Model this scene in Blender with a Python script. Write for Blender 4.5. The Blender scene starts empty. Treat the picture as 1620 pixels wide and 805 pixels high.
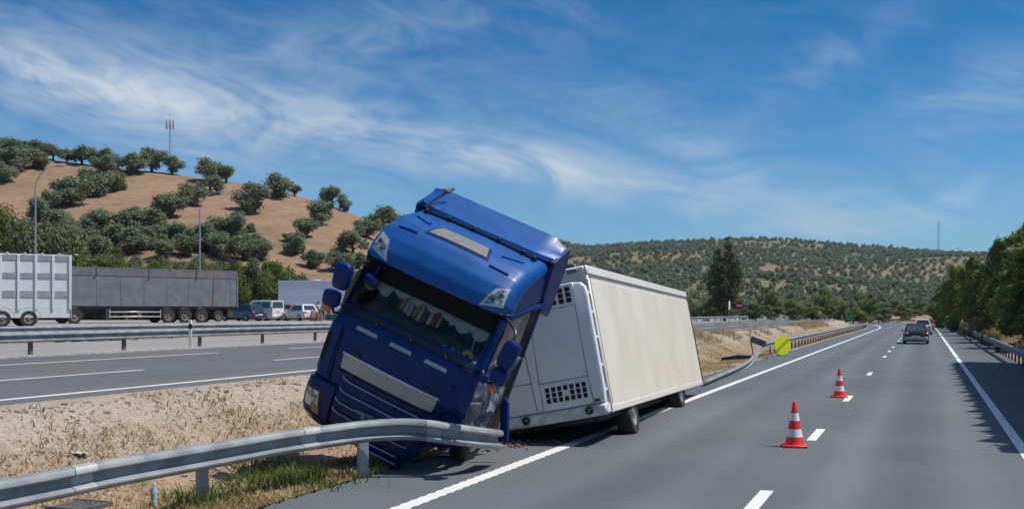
import bpy, bmesh, math, random
import numpy as np
from mathutils import Matrix, Vector, Euler, noise as mnoise
R_ = math.radians
SC = bpy.context.scene
COL = SC.collection

# ------------------------------------------------------------------ camera, world, sun, exposure
F_PX, CAM_H, YAW = 1650.0, 2.35, math.atan(652 / 1650)
CY, SY = math.cos(YAW), math.sin(YAW)
cam_d = bpy.data.cameras.new('camera')
cam = bpy.data.objects.new('camera', cam_d)
COL.objects.link(cam)
cam.location = (0, 0, CAM_H)
cam.rotation_euler = (R_(90), 0, YAW)
cam_d.sensor_width = 36.0
cam_d.lens = 36.0 * F_PX / 1620
cam_d.shift_y = (493 - 402.5) / 1620
cam_d.clip_start = 0.1
cam_d.clip_end = 6000
SC.camera = cam

SUN_DIR = Vector((0.93, 0.30, 1.62)).normalized()
SUN_EL = math.asin(SUN_DIR.z)
SUN_AZ = math.atan2(SUN_DIR.x, SUN_DIR.y)

class N:
    """tiny node-expression helper"""
    def __init__(s, nt, sock): s.nt, s.s = nt, sock
    def op(s, o, *a, clamp=False):
        n = s.nt.nodes.new('ShaderNodeMath'); n.operation = o; n.use_clamp = clamp
        for i, v in enumerate((s,) + a):
            if isinstance(v, N): s.nt.links.new(v.s, n.inputs[i])
            else: n.inputs[i].default_value = v
        return N(s.nt, n.outputs[0])
    def __add__(s, o): return s.op('ADD', o)
    def __radd__(s, o): return s.op('ADD', o)
    def __sub__(s, o): return s.op('SUBTRACT', o)
    def __mul__(s, o): return s.op('MULTIPLY', o)
    def __rmul__(s, o): return s.op('MULTIPLY', o)
    def __truediv__(s, o): return s.op('DIVIDE', o)
    def clamp(s): return s.op('ADD', 0.0, clamp=True)
    def step(s, a, b):
        n = s.nt.nodes.new('ShaderNodeMapRange'); n.interpolation_type = 'SMOOTHSTEP'
        s.nt.links.new(s.s, n.inputs[0]); n.inputs[1].default_value = a; n.inputs[2].default_value = b
        return N(s.nt, n.outputs[0])

def xyz(nt, x, y, z):
    n = nt.nodes.new('ShaderNodeCombineXYZ')
    for i, v in enumerate((x, y, z)):
        if isinstance(v, N): nt.links.new(v.s, n.inputs[i])
        else: n.inputs[i].default_value = v
    return n.outputs[0]

def nnoise(nt, vec, scale, detail=3, rough=0.55, dist=0.0):
    n = nt.nodes.new('ShaderNodeTexNoise')
    n.inputs['Scale'].default_value = scale; n.inputs['Detail'].default_value = detail
    n.inputs['Roughness'].default_value = rough; n.inputs['Distortion'].default_value = dist
    if vec is not None: nt.links.new(vec, n.inputs['Vector'])
    return N(nt, n.outputs['Fac'])

def mixc(nt, fac, a, b, mode='MIX'):
    n = nt.nodes.new('ShaderNodeMix'); n.data_type = 'RGBA'; n.blend_type = mode
    if isinstance(fac, N): nt.links.new(fac.s, n.inputs[0])
    else: n.inputs[0].default_value = fac
    for i, v in ((6, a), (7, b)):
        if isinstance(v, bpy.types.NodeSocket): nt.links.new(v, n.inputs[i])
        else: n.inputs[i].default_value = (v[0], v[1], v[2], 1)
    return n.outputs[2]

world = bpy.data.worlds.new('World'); SC.world = world; world.use_nodes = True
nt = world.node_tree; nt.nodes.clear()
out = nt.nodes.new('ShaderNodeOutputWorld'); bg = nt.nodes.new('ShaderNodeBackground')
sky = nt.nodes.new('ShaderNodeTexSky'); sky.sky_type = 'NISHITA'; sky.sun_disc = False
sky.sun_elevation = SUN_EL; sky.sun_rotation = SUN_AZ
sky.air_density = 1.0; sky.dust_density = 0.6; sky.ozone_density = 3.5; sky.altitude = 300
tc = nt.nodes.new('ShaderNodeTexCoord'); sp = nt.nodes.new('ShaderNodeSeparateXYZ')
nt.links.new(tc.outputs['Generated'], sp.inputs[0])
dx, dy, dz = (N(nt, sp.outputs[i]) for i in range(3))
az = dx.op('ARCTAN2', dy)                       # clockwise from +Y
el = dz.op('ARCSINE')
def cloud_bump(px, py, w, h, tilt):             # soft patch of cirrus at a compass bearing and elevation
    a0 = math.atan((px - 810) / 1650) - YAW; e0 = math.atan((493 - py) / 1650 * math.cos(a0 + YAW))
    u, v = az - a0, el - e0
    ct, st = math.cos(R_(tilt)), math.sin(R_(tilt))
    p = (u * ct + v * st) * (1650 / w); q = (v * ct - u * st) * (1650 / h)
    return ((p * p + q * q) * -1.0).op('EXPONENT')
def streak_noise(tilt, su, sv, scale, detail, seed, dist=0.6):
    ct, st = math.cos(R_(tilt)), math.sin(R_(tilt))
    return nnoise(nt, xyz(nt, (az * ct + el * st) * su, (el * ct - az * st) * sv, seed), scale, detail, 0.6, dist)
n1 = streak_noise(-10, 4.6, 13.0, 1.6, 9, 3.1, 1.5)
n2 = streak_noise(-14, 10.0, 34.0, 1.5, 7, 8.7, 1.2)
n3 = streak_noise(18, 6.0, 16.0, 1.6, 4, 1.9, 0.4)
wisps = (n1 * 0.74 + n2 * 0.26).step(0.30, 0.74)
bumps = (cloud_bump(300, 140, 520, 150, -8) * .30 + cloud_bump(70, 110, 260, 52, -17) * 1.15 + cloud_bump(250, 160, 190, 30, -10) * .6 + cloud_bump(600, 60, 300, 45, 8) * .5
         + cloud_bump(640, 220, 330, 38, -9) * 0.95 + cloud_bump(870, 270, 260, 30, -13) * 1.0 + cloud_bump(1130, 250, 80, 26, -30) * .7
         + cloud_bump(1000, 185, 260, 60, -14) * .42 + cloud_bump(1570, 150, 120, 50, 10) * .75 + cloud_bump(1360, 350, 240, 38, 10) * .7
         + cloud_bump(350, 210, 330, 90, -6) * .40 + cloud_bump(1320, 90, 140, 30, 25) * .35 + cloud_bump(1130, 310, 260, 26, -5) * .4)
haze_low = el.step(0.20, -0.02) * 0.30
cl = (bumps * (wisps * 0.66 + n3 * 0.34) * 0.66 + wisps * 0.07 + haze_low * 0.45).clamp()
tint = mixc(nt, 1.0, sky.outputs[0], mixc(nt, el.step(0.02, 0.30), (0.36, 0.82, 1.14), (0.03, 0.58, 0.96)), 'MULTIPLY')
tint = mixc(nt, el.step(.33, .80), tint, mixc(nt, 1.0, sky.outputs[0], (1.30, 1.32, 1.34), 'MULTIPLY'))   # sky above the view brightened as added fill light
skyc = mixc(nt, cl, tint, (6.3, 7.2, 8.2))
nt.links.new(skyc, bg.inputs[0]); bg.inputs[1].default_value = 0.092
nt.links.new(bg.outputs[0], out.inputs[0])

sun_d = bpy.data.lights.new('sun', 'SUN'); sun_d.energy = 4.7; sun_d.angle = R_(0.53); sun_d.color = (1.0, 0.95, 0.87)
sun = bpy.data.objects.new('sun', sun_d); COL.objects.link(sun)
sun.rotation_euler = SUN_DIR.to_track_quat('Z', 'Y').to_euler()
SC.view_settings.view_transform = 'Standard'; SC.view_settings.look = 'None'
SC.view_settings.exposure = 0.0; SC.view_settings.gamma = 1.0; SC.view_settings.use_curve_mapping = False
SC.cycles.max_bounces = 6; SC.cycles.transparent_max_bounces = 12

# ------------------------------------------------------------------ layout helpers
def W(px, py, D):                                # a point seen at a pixel, D metres ahead of the camera
    r = (px - 810) * D / F_PX
    return Vector((r * CY - D * SY, r * SY + D * CY, CAM_H - (py - 493) * D / F_PX))
def G(px, py, z): return W(px, py, F_PX * (CAM_H - z) / (py - 493))

def cat(obj, label=None, category=None, group=None, kind=None):
    if label: obj['label'] = label
    if category: obj['category'] = category
    if group: obj['group'] = group
    if kind: obj['kind'] = kind
    return obj

def empty(name, loc=(0, 0, 0), rotz=0.0, mat=None, **k):
    o = bpy.data.objects.new(name, None); COL.objects.link(o); o.empty_display_size = .2
    if mat is not None: o.matrix_world = mat
    else: o.location = loc; o.rotation_euler = (0, 0, rotz)
    return cat(o, **k)

class MB:
    def __init__(s): s.v, s.f, s.m = [], [], []
    def add(s, vs, fs, mi=0):
        b = len(s.v); s.v += [tuple(p) for p in vs]
        for f in fs: s.f.append(tuple(b + i for i in f)); s.m.append(mi)
        return s
    def box(s, c, d, M=None, mi=0, b=0.0):
        hx, hy, hz = d[0] / 2, d[1] / 2, d[2] / 2
        c = Vector(c)
        if b <= 0:
            vs = [Vector((x * hx, y * hy, z * hz)) for z in (-1, 1) for y in (-1, 1) for x in (-1, 1)]
            fs = [(0, 2, 3, 1), (4, 5, 7, 6), (0, 1, 5, 4), (2, 6, 7, 3), (0, 4, 6, 2), (1, 3, 7, 5)]
        else:
            b = min(b, hx * .95, hy * .95, hz * .95)
            vs, idx = [], {}
            for x in (-1, 1):
                for y in (-1, 1):
                    for z in (-1, 1):
                        for ax in range(3):
                            p = [x * (hx - b), y * (hy - b), z * (hz - b)]
                            p[ax] = (x * hx, y * hy, z * hz)[ax]
                            idx[x, y, z, ax] = len(vs); vs.append(Vector(p))
            fs = []
            for ax in range(3):
                o1, o2 = [(1, 2), (2, 0), (0, 1)][ax]
                for sg in (-1, 1):
                    q = []
                    for a_, b_ in ((-1, -1), (1, -1), (1, 1), (-1, 1)):
                        k = [0, 0, 0]; k[ax] = sg; k[o1] = a_; k[o2] = b_; q.append(idx[k[0], k[1], k[2], ax])
                    fs.append(q if sg > 0 else q[::-1])
                for a_ in (-1, 1):
                    for b_ in (-1, 1):
                        k1 = [0, 0, 0]; k1[ax] = -1; k1[o1] = a_; k1[o2] = b_; k2 = list(k1); k2[ax] = 1
                        q = [idx[k1[0], k1[1], k1[2], o1], idx[k2[0], k2[1], k2[2], o1], idx[k2[0], k2[1], k2[2], o2], idx[k1[0], k1[1], k1[2], o2]]
                        fs.append(q[::-1] if a_ * b_ > 0 else q)
            for x in (-1, 1):
                for y in (-1, 1):
                    for z in (-1, 1):
                        q = [idx[x, y, z, 0], idx[x, y, z, 1], idx[x, y, z, 2]]
                        fs.append(q if x * y * z > 0 else q[::-1])
        if M is not None: vs = [M @ p for p in vs]
        return s.add([p + c for p in vs], fs, mi)
    def tube(s, pts, r, n=8, mi=0, cap=True):
        pts = [Vector(p) for p in pts]
        if not isinstance(r, (list, tuple)): r = [r] * len(pts)
        rings = []; up = Vector((0, 0, 1))
        for i, p in enumerate(pts):
            t = (pts[min(i + 1, len(pts) - 1)] - pts[max(i - 1, 0)]).normalized()
            a = t.cross(up if abs(t.z) < .95 else Vector((1, 0, 0))).normalized(); b = t.cross(a)
            rings.append([p + (a * math.cos(2 * math.pi * k / n) + b * math.sin(2 * math.pi * k / n)) * r[i] for k in range(n)])
        return s.loft(rings, True, cap, mi)
    def loft(s, rings, closed=True, cap=True, mi=0):
        n = len(rings[0]); vs = [p for rg in rings for p in rg]; fs = []
        for i in range(len(rings) - 1):
            for k in range(n if closed else n - 1):
                k2 = (k + 1) % n
                fs.append((i * n + k, i * n + k2, (i + 1) * n + k2, (i + 1) * n + k))
        if cap and closed:
            fs.append(tuple(range(n))[::-1]); fs.append(tuple((len(rings) - 1) * n + k for k in range(n)))
        return s.add(vs, fs, mi)
    def lathe(s, prof, n=20, M=None, mi=0, cap=True):
        M = M or Matrix.Identity(4)
        rings = [[M @ Vector((r * math.cos(2 * math.pi * k / n), r * math.sin(2 * math.pi * k / n), z)) for k in range(n)] for r, z in prof]
        return s.loft(rings, True, cap, mi)
    def prism(s, poly, fa, fb, mi=0):            # poly of 2d points mapped by fa / fb to the two end faces
        return s.loft([[fa(*p) for p in poly], [fb(*p) for p in poly]], True, True, mi)
    def build(s, name, mats, parent=None, sharp=38, fix=True, mod=None, **k):
        me = bpy.data.meshes.new(name); me.from_pydata(s.v, [], s.f)
        mats = mats if isinstance(mats, (list, tuple)) else [mats]
        for m in mats: me.materials.append(m)
        if len(mats) > 1: me.polygons.foreach_set('material_index', s.m)
        if fix or sharp:
            bm = bmesh.new(); bm.from_mesh(me)
            if fix: bmesh.ops.recalc_face_normals(bm, faces=bm.faces)
            if sharp:
                lim = R_(sharp)
                for e in bm.edges:
                    e.smooth = not (len(e.link_faces) == 2 and e.calc_face_angle(0) > lim)
                for f in bm.faces: f.smooth = True
            bm.to_mesh(me); bm.free()
        o = bpy.data.objects.new(name, me); COL.objects.link(o)
        if parent is not None: o.parent = parent
        return cat(o, **k)

def copy_tree(o, parent=None):
    c = o.copy(); COL.objects.link(c); c.parent = parent
    for ch in o.children: copy_tree(ch, c)
    return c
def spline(pts, n):
    """Catmull-Rom through points, n samples per segment"""
    pts = [Vector(p) for p in pts]; o = []
    for i in range(len(pts) - 1):
        p0, p1, p2, p3 = pts[max(i - 1, 0)], pts[i], pts[i + 1], pts[min(i + 2, len(pts) - 1)]
        for k in range(n):
            t = k / n
            o.append(0.5 * ((2 * p1) + (p2 - p0) * t + (2 * p0 - 5 * p1 + 4 * p2 - p3) * t * t + (3 * p1 - p0 - 3 * p2 + p3) * t ** 3))
    o.append(pts[-1]); return o
ORD = ['first', 'second', 'third', 'fourth', 'fifth', 'sixth', 'seventh', 'eighth', 'ninth', 'tenth', 'eleventh', 'twelfth', 'thirteenth',
       'fourteenth', 'fifteenth', 'sixteenth', 'seventeenth', 'eighteenth', 'nineteenth', 'twentieth', 'twenty-first', 'twenty-second',
       'twenty-third', 'twenty-fourth', 'twenty-fifth', 'twenty-sixth', 'twenty-seventh', 'twenty-eighth', 'twenty-ninth', 'thirtieth']

# ------------------------------------------------------------------ materials
def pmat(name, col, rough=.5, metal=0., col2=None, nscale=3., bump=0., bscale=40., coat=0., emit=0., spec=.5, ndetail=4, lo=.35, hi=.65, trans=0.):
    m = bpy.data.materials.new(name); m.use_nodes = True
    nt = m.node_tree; p = nt.nodes['Principled BSDF']
    p.inputs['Roughness'].default_value = rough; p.inputs['Metallic'].default_value = metal
    p.inputs['Specular IOR Level'].default_value = spec
    if coat: p.inputs['Coat Weight'].default_value = coat; p.inputs['Coat Roughness'].default_value = .06
    tc = nt.nodes.new('ShaderNodeTexCoord')
    c2 = col2 if col2 else tuple(min(1, c * .86) for c in col)
    f = nnoise(nt, tc.outputs['Object'], nscale, ndetail).step(lo, hi)
    nt.links.new(mixc(nt, f, col, c2), p.inputs['Base Color'])
    if bump:
        b = nt.nodes.new('ShaderNodeBump'); b.inputs['Strength'].default_value = bump; b.inputs['Distance'].default_value = .02
        nt.links.new(nnoise(nt, tc.outputs['Object'], bscale, 3).s, b.inputs['Height']); nt.links.new(b.outputs[0], p.inputs['Normal'])
    if emit:
        p.inputs['Emission Color'].default_value = (*col, 1); p.inputs['Emission Strength'].default_value = emit
    return m

def asphalt(name, base, light, stretch=.05, tracks=()):
    m = bpy.data.materials.new(name); m.use_nodes = True; nt = m.node_tree; p = nt.nodes['Principled BSDF']
    tc = nt.nodes.new('ShaderNodeTexCoord'); mp = nt.nodes.new('ShaderNodeMapping')
    mp.inputs['Scale'].default_value = (1.0, stretch, 1); nt.links.new(tc.outputs['Object'], mp.inputs[0])
    lane = nnoise(nt, mp.outputs[0], .8, 3, .5).step(.3, .7)
    patch = nnoise(nt, tc.outputs['Object'], .23, 4).step(.35, .7)
    grain = nnoise(nt, tc.outputs['Object'], 55, 2, .7)
    fleck = nnoise(nt, tc.outputs['Object'], 130, 1, .5).step(.60, .75)
    c = mixc(nt, lane * .5 + patch * .5, base, light)
    sx_ = nt.nodes.new('ShaderNodeSeparateXYZ'); nt.links.new(tc.outputs['Object'], sx_.inputs[0]); X_ = N(nt, sx_.outputs[0])
    for xc, wd, col, k in tracks:                 # polished wheel paths and the oil-darkened strip between them
        q = (X_ - xc) * (1 / wd); c = mixc(nt, ((q * q) * -1.0).op('EXPONENT') * (lane * .5 + .5) * k, c, col)
    g = nt.nodes.new('ShaderNodeMix'); g.data_type = 'RGBA'; g.blend_type = 'MULTIPLY'; g.inputs[0].default_value = 1
    gg = (grain * 1.2 + .4); nt.links.new(c, g.inputs[6]); nt.links.new(xyz(nt, gg, gg, gg), g.inputs[7])
    nt.links.new(mixc(nt, fleck * .35, g.outputs[2], (.30, .29, .28)), p.inputs['Base Color'])
    p.inputs['Roughness'].default_value = .82; p.inputs['Specular IOR Level'].default_value = .35
    b = nt.nodes.new('ShaderNodeBump'); b.inputs['Strength'].default_value = .35; b.inputs['Distance'].default_value = .01
    nt.links.new(grain.s, b.inputs['Height']); nt.links.new(b.outputs[0], p.inputs['Normal'])
    return m

def paint_line(name, under):
    m = bpy.data.materials.new(name); m.use_nodes = True; nt = m.node_tree; p = nt.nodes['Principled BSDF']
    tc = nt.nodes.new('ShaderNodeTexCoord')
    w = nnoise(nt, tc.outputs['Object'], 28, 4, .7).step(.58, .70); w2 = nnoise(nt, tc.outputs['Object'], 1.3, 3).step(.3, .8)
    nt.links.new(mixc(nt, w * .7 + w2 * .12, (.74, .74, .71), under), p.inputs['Base Color']); p.inputs['Roughness'].default_value = .6
    return m

M = {}
M['asphalt'] = asphalt('asphalt', (.082, .095, .105), (.122, .138, .147), .05, [(-1.05, .36, (.16, .178, .19), .55), (.70, .36, (.16, .178, .19), .55), (-.17, .30, (.070, .080, .088), .5), (-4.75, .36, (.15, .165, .175), .45), (-3.05, .36, (.15, .165, .175), .45), (-3.9, .30, (.072, .083, .09), .5), (3.0, .9, (.085, .09, .092), .5)])
M['asphalt_far'] = asphalt('asphalt far', (.092, .097, .104), (.125, .128, .133))
M['concrete_road'] = asphalt('pale slip road asphalt', (.235, .228, .215), (.30, .29, .27))
M['lot'] = asphalt('pale lot asphalt', (.25, .245, .235), (.33, .32, .30), 1)
M['line'] = paint_line('road paint', (.12, .12, .12))
M['kerb'] = pmat('pale concrete', (.42, .40, .36), .9, col2=(.30, .28, .25), nscale=6, bump=.3)
M['galv'] = pmat('galvanised steel', (.28, .30, .315), .6, .15, col2=(.19, .205, .22), nscale=2.5, bump=.08, bscale=9)
M['galv_new'] = pmat('cleaner galvanised steel', (.40, .42, .43), .5, .15, col2=(.32, .34, .35), nscale=4)
M['galv_dark'] = pmat('weathered steel post', (.16, .16, .155), .6, .4, col2=(.10, .10, .10), nscale=6)
M['steel_pole'] = pmat('pole steel', (.33, .35, .37), .5, .5)
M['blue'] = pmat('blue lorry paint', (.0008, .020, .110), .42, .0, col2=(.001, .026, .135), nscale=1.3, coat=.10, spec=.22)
M['blue_sunlit'] = pmat('blue lorry paint sunlit', (.002, .060, .245), .42, .0, col2=(.006, .088, .31), nscale=2.2, coat=.25, spec=.35, lo=.3, hi=.75, bump=.04, bscale=5)  # same paint as the front, lightened in colour for sun on the roof
M['blue_dark'] = pmat('blue grille plastic', (.003, .018, .10), .5, col2=(.002, .012, .06), nscale=8)
M['black'] = pmat('black plastic', (.012, .012, .014), .45, col2=(.02, .02, .022), nscale=5)
M['visor_black'] = pmat('black visor', (.004, .004, .005), .7, spec=.2)
M['void'] = pmat('dark opening', (.008, .008, .008), .9)
M['rubber'] = pmat('tyre rubber', (.020, .020, .020), .85, col2=(.035, .033, .030), nscale=7, bump=.2, bscale=30)
M['rim'] = pmat('steel rim', (.48, .48, .47), .4, .7, col2=(.30, .29, .27), nscale=9)
M['rim_dirty'] = pmat('dusty rim', (.22, .17, .13), .7, .2, col2=(.13, .11, .09), nscale=9)
M['silver'] = pmat('silver trim', (.60, .62, .64), .3, .6, col2=(.5, .5, .5))
M['crumple'] = pmat('bare bent sheet metal', (.26, .26, .29), .5, .4, col2=(.06, .07, .12), nscale=7, bump=.5, bscale=8)
M['panel_grey'] = pmat('warm silver nose panel', (.46, .43, .40), .42, .25, col2=(.36, .34, .33), nscale=2)
M['lens'] = pmat('headlamp lens', (.55, .57, .58), .12, .3, col2=(.15, .15, .16), nscale=6, coat=1., lo=.45, hi=.55)
M['lens_dark'] = pmat('dark lamp glass', (.10, .11, .12), .10, .2, col2=(.03, .03, .035), nscale=8, coat=1.)
M['amber'] = pmat('amber lens', (.75, .16, .02), .25, coat=.5)
M['red_lens'] = pmat('red lens', (.45, .02, .02), .25, coat=.5)
M['mesh_grey'] = pmat('roof hatch grey', (.19, .19, .18), .55, col2=(.14, .145, .14), nscale=14, bump=.3, bscale=120)
M['white_box'] = pmat('white trailer skin', (.68, .66, .63), .42, col2=(.64, .615, .57), nscale=1.2, coat=.1)
M['beige_side'] = None
M['unit'] = pmat('white cooling unit plastic', (.72, .725, .74), .4, col2=(.66, .665, .68), nscale=1.6, bump=.03, bscale=3, coat=.2)
M['unit_skirt'] = pmat('scuffed white skirt', (.66, .65, .65), .5, col2=(.44, .42, .39), nscale=5)
M['chassis'] = pmat('grimy chassis', (.035, .033, .03), .8, col2=(.07, .06, .05), nscale=5)
M['orange'] = pmat('orange cone rubber', (.80, .030, .030), .55, col2=(.70, .022, .022), nscale=5)
M['cone_white'] = pmat('white reflective band', (.80, .80, .80), .45, col2=(.68, .68, .68), nscale=9)
M['fluo'] = pmat('fluorescent yellow sheet', (.86, .93, .004), .5, col2=(.82, .90, .003))
M['fluo_dark'] = pmat('darker yellow stripe', (.50, .54, .01), .5)
M['sign_red'] = pmat('sign red', (.50, .010, .018), .45)
M['sign_white'] = pmat('sign white', (.78, .78, .78), .5)
M['sign_green'] = pmat('sign green', (.02, .22, .12), .5)
M['curtain'] = pmat('pale green lace', (.74, .78, .70), .9, col2=(.62, .66, .58), nscale=20)
M['cab_in'] = pmat('brown cab trim', (.30, .235, .175), .9, col2=(.15, .12, .09), nscale=3)
M['cab_in2'] = pmat('tan cab trim', (.42, .35, .27), .9, col2=(.24, .19, .15), nscale=3)
for n_, c_ in dict(pen_red=(.35, .05, .04), pen_yel=(.55, .33, .06), pen_white=(.6, .58, .54), toy_yel=(.75, .68, .18), toy_cyan=(.4, .55, .58)).items(): M[n_] = pmat(n_.replace('pen', 'pennant').replace('toy', 'ornament'), c_, .8)
M['liv_pale'] = pmat('pale trailer panel', (.64, .64, .635), .5, .0, col2=(.58, .58, .575), nscale=3)
M['liv_grey'] = pmat('louvred grey band', (.36, .375, .39), .55, .1, col2=(.31, .32, .335), nscale=3)
M['liv_blue'] = pmat('pale blue post', (.28, .45, .62), .5)
M['tip_side'] = pmat('dull aluminium side', (.20, .205, .215), .5, .3, col2=(.155, .16, .17), nscale=1.4, bump=.05, bscale=2)
M['tip_tarp'] = pmat('grey tarpaulin', (.15, .152, .158), .8, col2=(.11, .112, .118), nscale=2, bump=.2, bscale=5)
M['red_strap'] = pmat('red strap', (.30, .03, .03), .8)
M['trailer_white'] = pmat('plain white trailer', (.66, .68, .72), .45, col2=(.62, .64, .68), nscale=.6)
for n_, c_ in dict(car_white=(.62, .62, .62), car_navy=(.010, .030, .085), car_red=(.32, .012, .018), car_dark=(.03, .032, .036), car_silver=(.40, .41, .42)).items(): M[n_] = pmat(n_.replace('_', ' ') + ' paint', c_, .28, .15 if n_ != 'car_white' else 0, coat=.8)
M['car_glass'] = pmat('tinted car glass', (.018, .022, .026), .06, 0, spec=.8, coat=.5)
M['car_glass_lit'] = pmat('rear glass', (.06, .085, .10), .05, 0, spec=.9, coat=1.)
M['plate'] = pmat('number plate', (.7, .7, .68), .5)
M['skin'] = pmat('skin', (.42, .25, .17), .6)
M['hair'] = pmat('dark hair', (.02, .014, .01), .7)
for n_, c_ in dict(cloth_white=(.6, .6, .62), cloth_navy=(.025, .03, .06), cloth_black=(.015, .015, .018), cloth_grey=(.12, .12, .13), cloth_khaki=(.22, .17, .10), cloth_pink=(.55, .38, .38)).items(): M[n_] = pmat(n_.replace('_', ' '), c_, .9)
M['wood'] = pmat('pallet wood', (.30, .17, .08), .85, col2=(.20, .11, .055), nscale=6)
M['green_paint'] = pmat('green paint', (.02, .12, .07), .6)
M['plastic_blue'] = pmat('pale blue plastic', (.35, .48, .58), .3)
M['litter'] = pmat('white paper', (.45, .43, .40), .8)
M['bark'] = pmat('bark', (.075, .058, .043), .9, col2=(.04, .03, .024), nscale=5, bump=.6, bscale=8)
M['bark_pale'] = pmat('grey bark', (.13, .11, .09), .9, col2=(.07, .06, .05), nscale=5, bump=.6, bscale=8)
M['mast'] = pmat('mast steel', (.30, .31, .33), .5, .4)

def glass_mat():
    m = bpy.data.materials.new('windscreen glass'); m.use_nodes = True; nt = m.node_tree; nt.nodes.clear()
    o = nt.nodes.new('ShaderNodeOutputMaterial'); mx = nt.nodes.new('ShaderNodeMixShader')
    t = nt.nodes.new('ShaderNodeBsdfTransparent'); t.inputs[0].default_value = (.74, .72, .66, 1)
    g = nt.nodes.new('ShaderNodeBsdfGlossy'); g.inputs['Roughness'].default_value = .03
    f = nt.nodes.new('ShaderNodeFresnel'); f.inputs[0].default_value = 1.6
    nt.links.new((N(nt, f.outputs[0]) * .7 + .0).s, mx.inputs[0])
    nt.links.new(t.outputs[0], mx.inputs[1]); nt.links.new(g.outputs[0], mx.inputs[2]); nt.links.new(mx.outputs[0], o.inputs[0])
    return m
M['glass'] = glass_mat()

def beige_side():
    m = bpy.data.materials.new('beige trailer side'); m.use_nodes = True; nt = m.node_tree; p = nt.nodes['Principled BSDF']
    tc = nt.nodes.new('ShaderNodeTexCoord'); mp = nt.nodes.new('ShaderNodeMapping'); mp.inputs['Scale'].default_value = (1, .9, .12)
    nt.links.new(tc.outputs['Object'], mp.inputs[0])
    drip = nnoise(nt, mp.outputs[0], 3.5, 5, .6).step(.45, .85); cloud = nnoise(nt, tc.outputs['Object'], .7, 4).step(.3, .75)
    speck = nnoise(nt, tc.outputs['Object'], 7, 4, .7).step(.62, .8)
    c = mixc(nt, cloud, (.67, .635, .56), (.59, .54, .455)); c = mixc(nt, drip * .22, c, (.44, .38, .30)); c = mixc(nt, speck * .35, c, (.38, .31, .24))
    nt.links.new(c, p.inputs['Base Color']); p.inputs['Roughness'].default_value = .5
    return m
M['beige_side'] = beige_side()

def leaf_mat(name, dark, light, tip=None, nscale=1.1, transl=.42):
    m = bpy.data.materials.new(name); m.use_nodes = True; nt = m.node_tree; nt.nodes.clear()
    o = nt.nodes.new('ShaderNodeOutputMaterial'); p = nt.nodes.new('ShaderNodeBsdfPrincipled'); t = nt.nodes.new('ShaderNodeBsdfTranslucent'); mx = nt.nodes.new('ShaderNodeMixShader')
    tc = nt.nodes.new('ShaderNodeTexCoord'); oi = nt.nodes.new('ShaderNodeObjectInfo')
    f = (nnoise(nt, tc.outputs['Object'], nscale, 4, .65).step(.30, .70) * .75 + nnoise(nt, tc.outputs['Object'], nscale * 7, 2).step(.35, .7) * .25)
    c = mixc(nt, f, dark, light)
    c = mixc(nt, N(nt, oi.outputs['Random']) * .35, c, tip or light)
    nt.links.new(c, p.inputs['Base Color']); nt.links.new(c, t.inputs[0]); p.inputs['Roughness'].default_value = .65; p.inputs['Specular IOR Level'].default_value = .3
    mx.inputs[0].default_value = transl
    nt.links.new(p.outputs[0], mx.inputs[1]); nt.links.new(t.outputs[0], mx.inputs[2]); nt.links.new(mx.outputs[0], o.inputs[0])
    return m
M['olive'] = leaf_mat('olive leaves', (.125, .160, .088), (.275, .315, .195), (.235, .28, .17), transl=.38)
M['olive_far'] = leaf_mat('distant olive leaves', (.115, .150, .082), (.235, .275, .165), (.21, .24, .15), nscale=.05, transl=.38)
M['grey_green'] = leaf_mat('grey green leaves', (.125, .150, .072), (.27, .29, .155), (.24, .25, .125))
M['bush_green'] = leaf_mat('bush leaves', (.085, .122, .034), (.22, .265, .075), (.20, .22, .065))
M['bright_green'] = leaf_mat('bright leaves', (.050, .110, .018), (.145, .235, .045), (.14, .22, .04))
M['pine'] = leaf_mat('pine needles', (.070, .105, .028), (.40, .45, .10), (.36, .40, .09), nscale=.8, transl=.48)
M['pine_dark'] = leaf_mat('dark pine needles', (.048, .078, .026), (.26, .31, .08), (.23, .28, .075), nscale=.8, transl=.45)
M['pine_yel'] = leaf_mat('yellowish pine needles', (.080, .105, .016), (.24, .26, .04), (.26, .28, .035), nscale=.8, transl=.5)
M['poplar'] = leaf_mat('poplar leaves', (.050, .075, .028), (.14, .175, .062), (.12, .15, .055), nscale=.7, transl=.4)
M['twig'] = leaf_mat('bare reddish twigs', (.070, .050, .040), (.145, .105, .080), (.12, .08, .06))
M['straw'] = leaf_mat('dry grass', (.30, .21, .10), (.52, .40, .21), (.45, .34, .17), nscale=3)
M['weed'] = leaf_mat('green weeds', (.075, .100, .020), (.22, .24, .06), (.24, .24, .07), nscale=3)
M['weed_dark'] = leaf_mat('leafy weeds', (.050, .085, .018), (.17, .22, .05), (.20, .22, .06), nscale=3)
M['dry_bush'] = leaf_mat('dry bush', (.16, .13, .055), (.34, .29, .14), (.3, .25, .12))
M['scrub'] = leaf_mat('hill scrub', (.055, .060, .030), (.13, .125, .06), (.12, .11, .05), nscale=.3)

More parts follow.
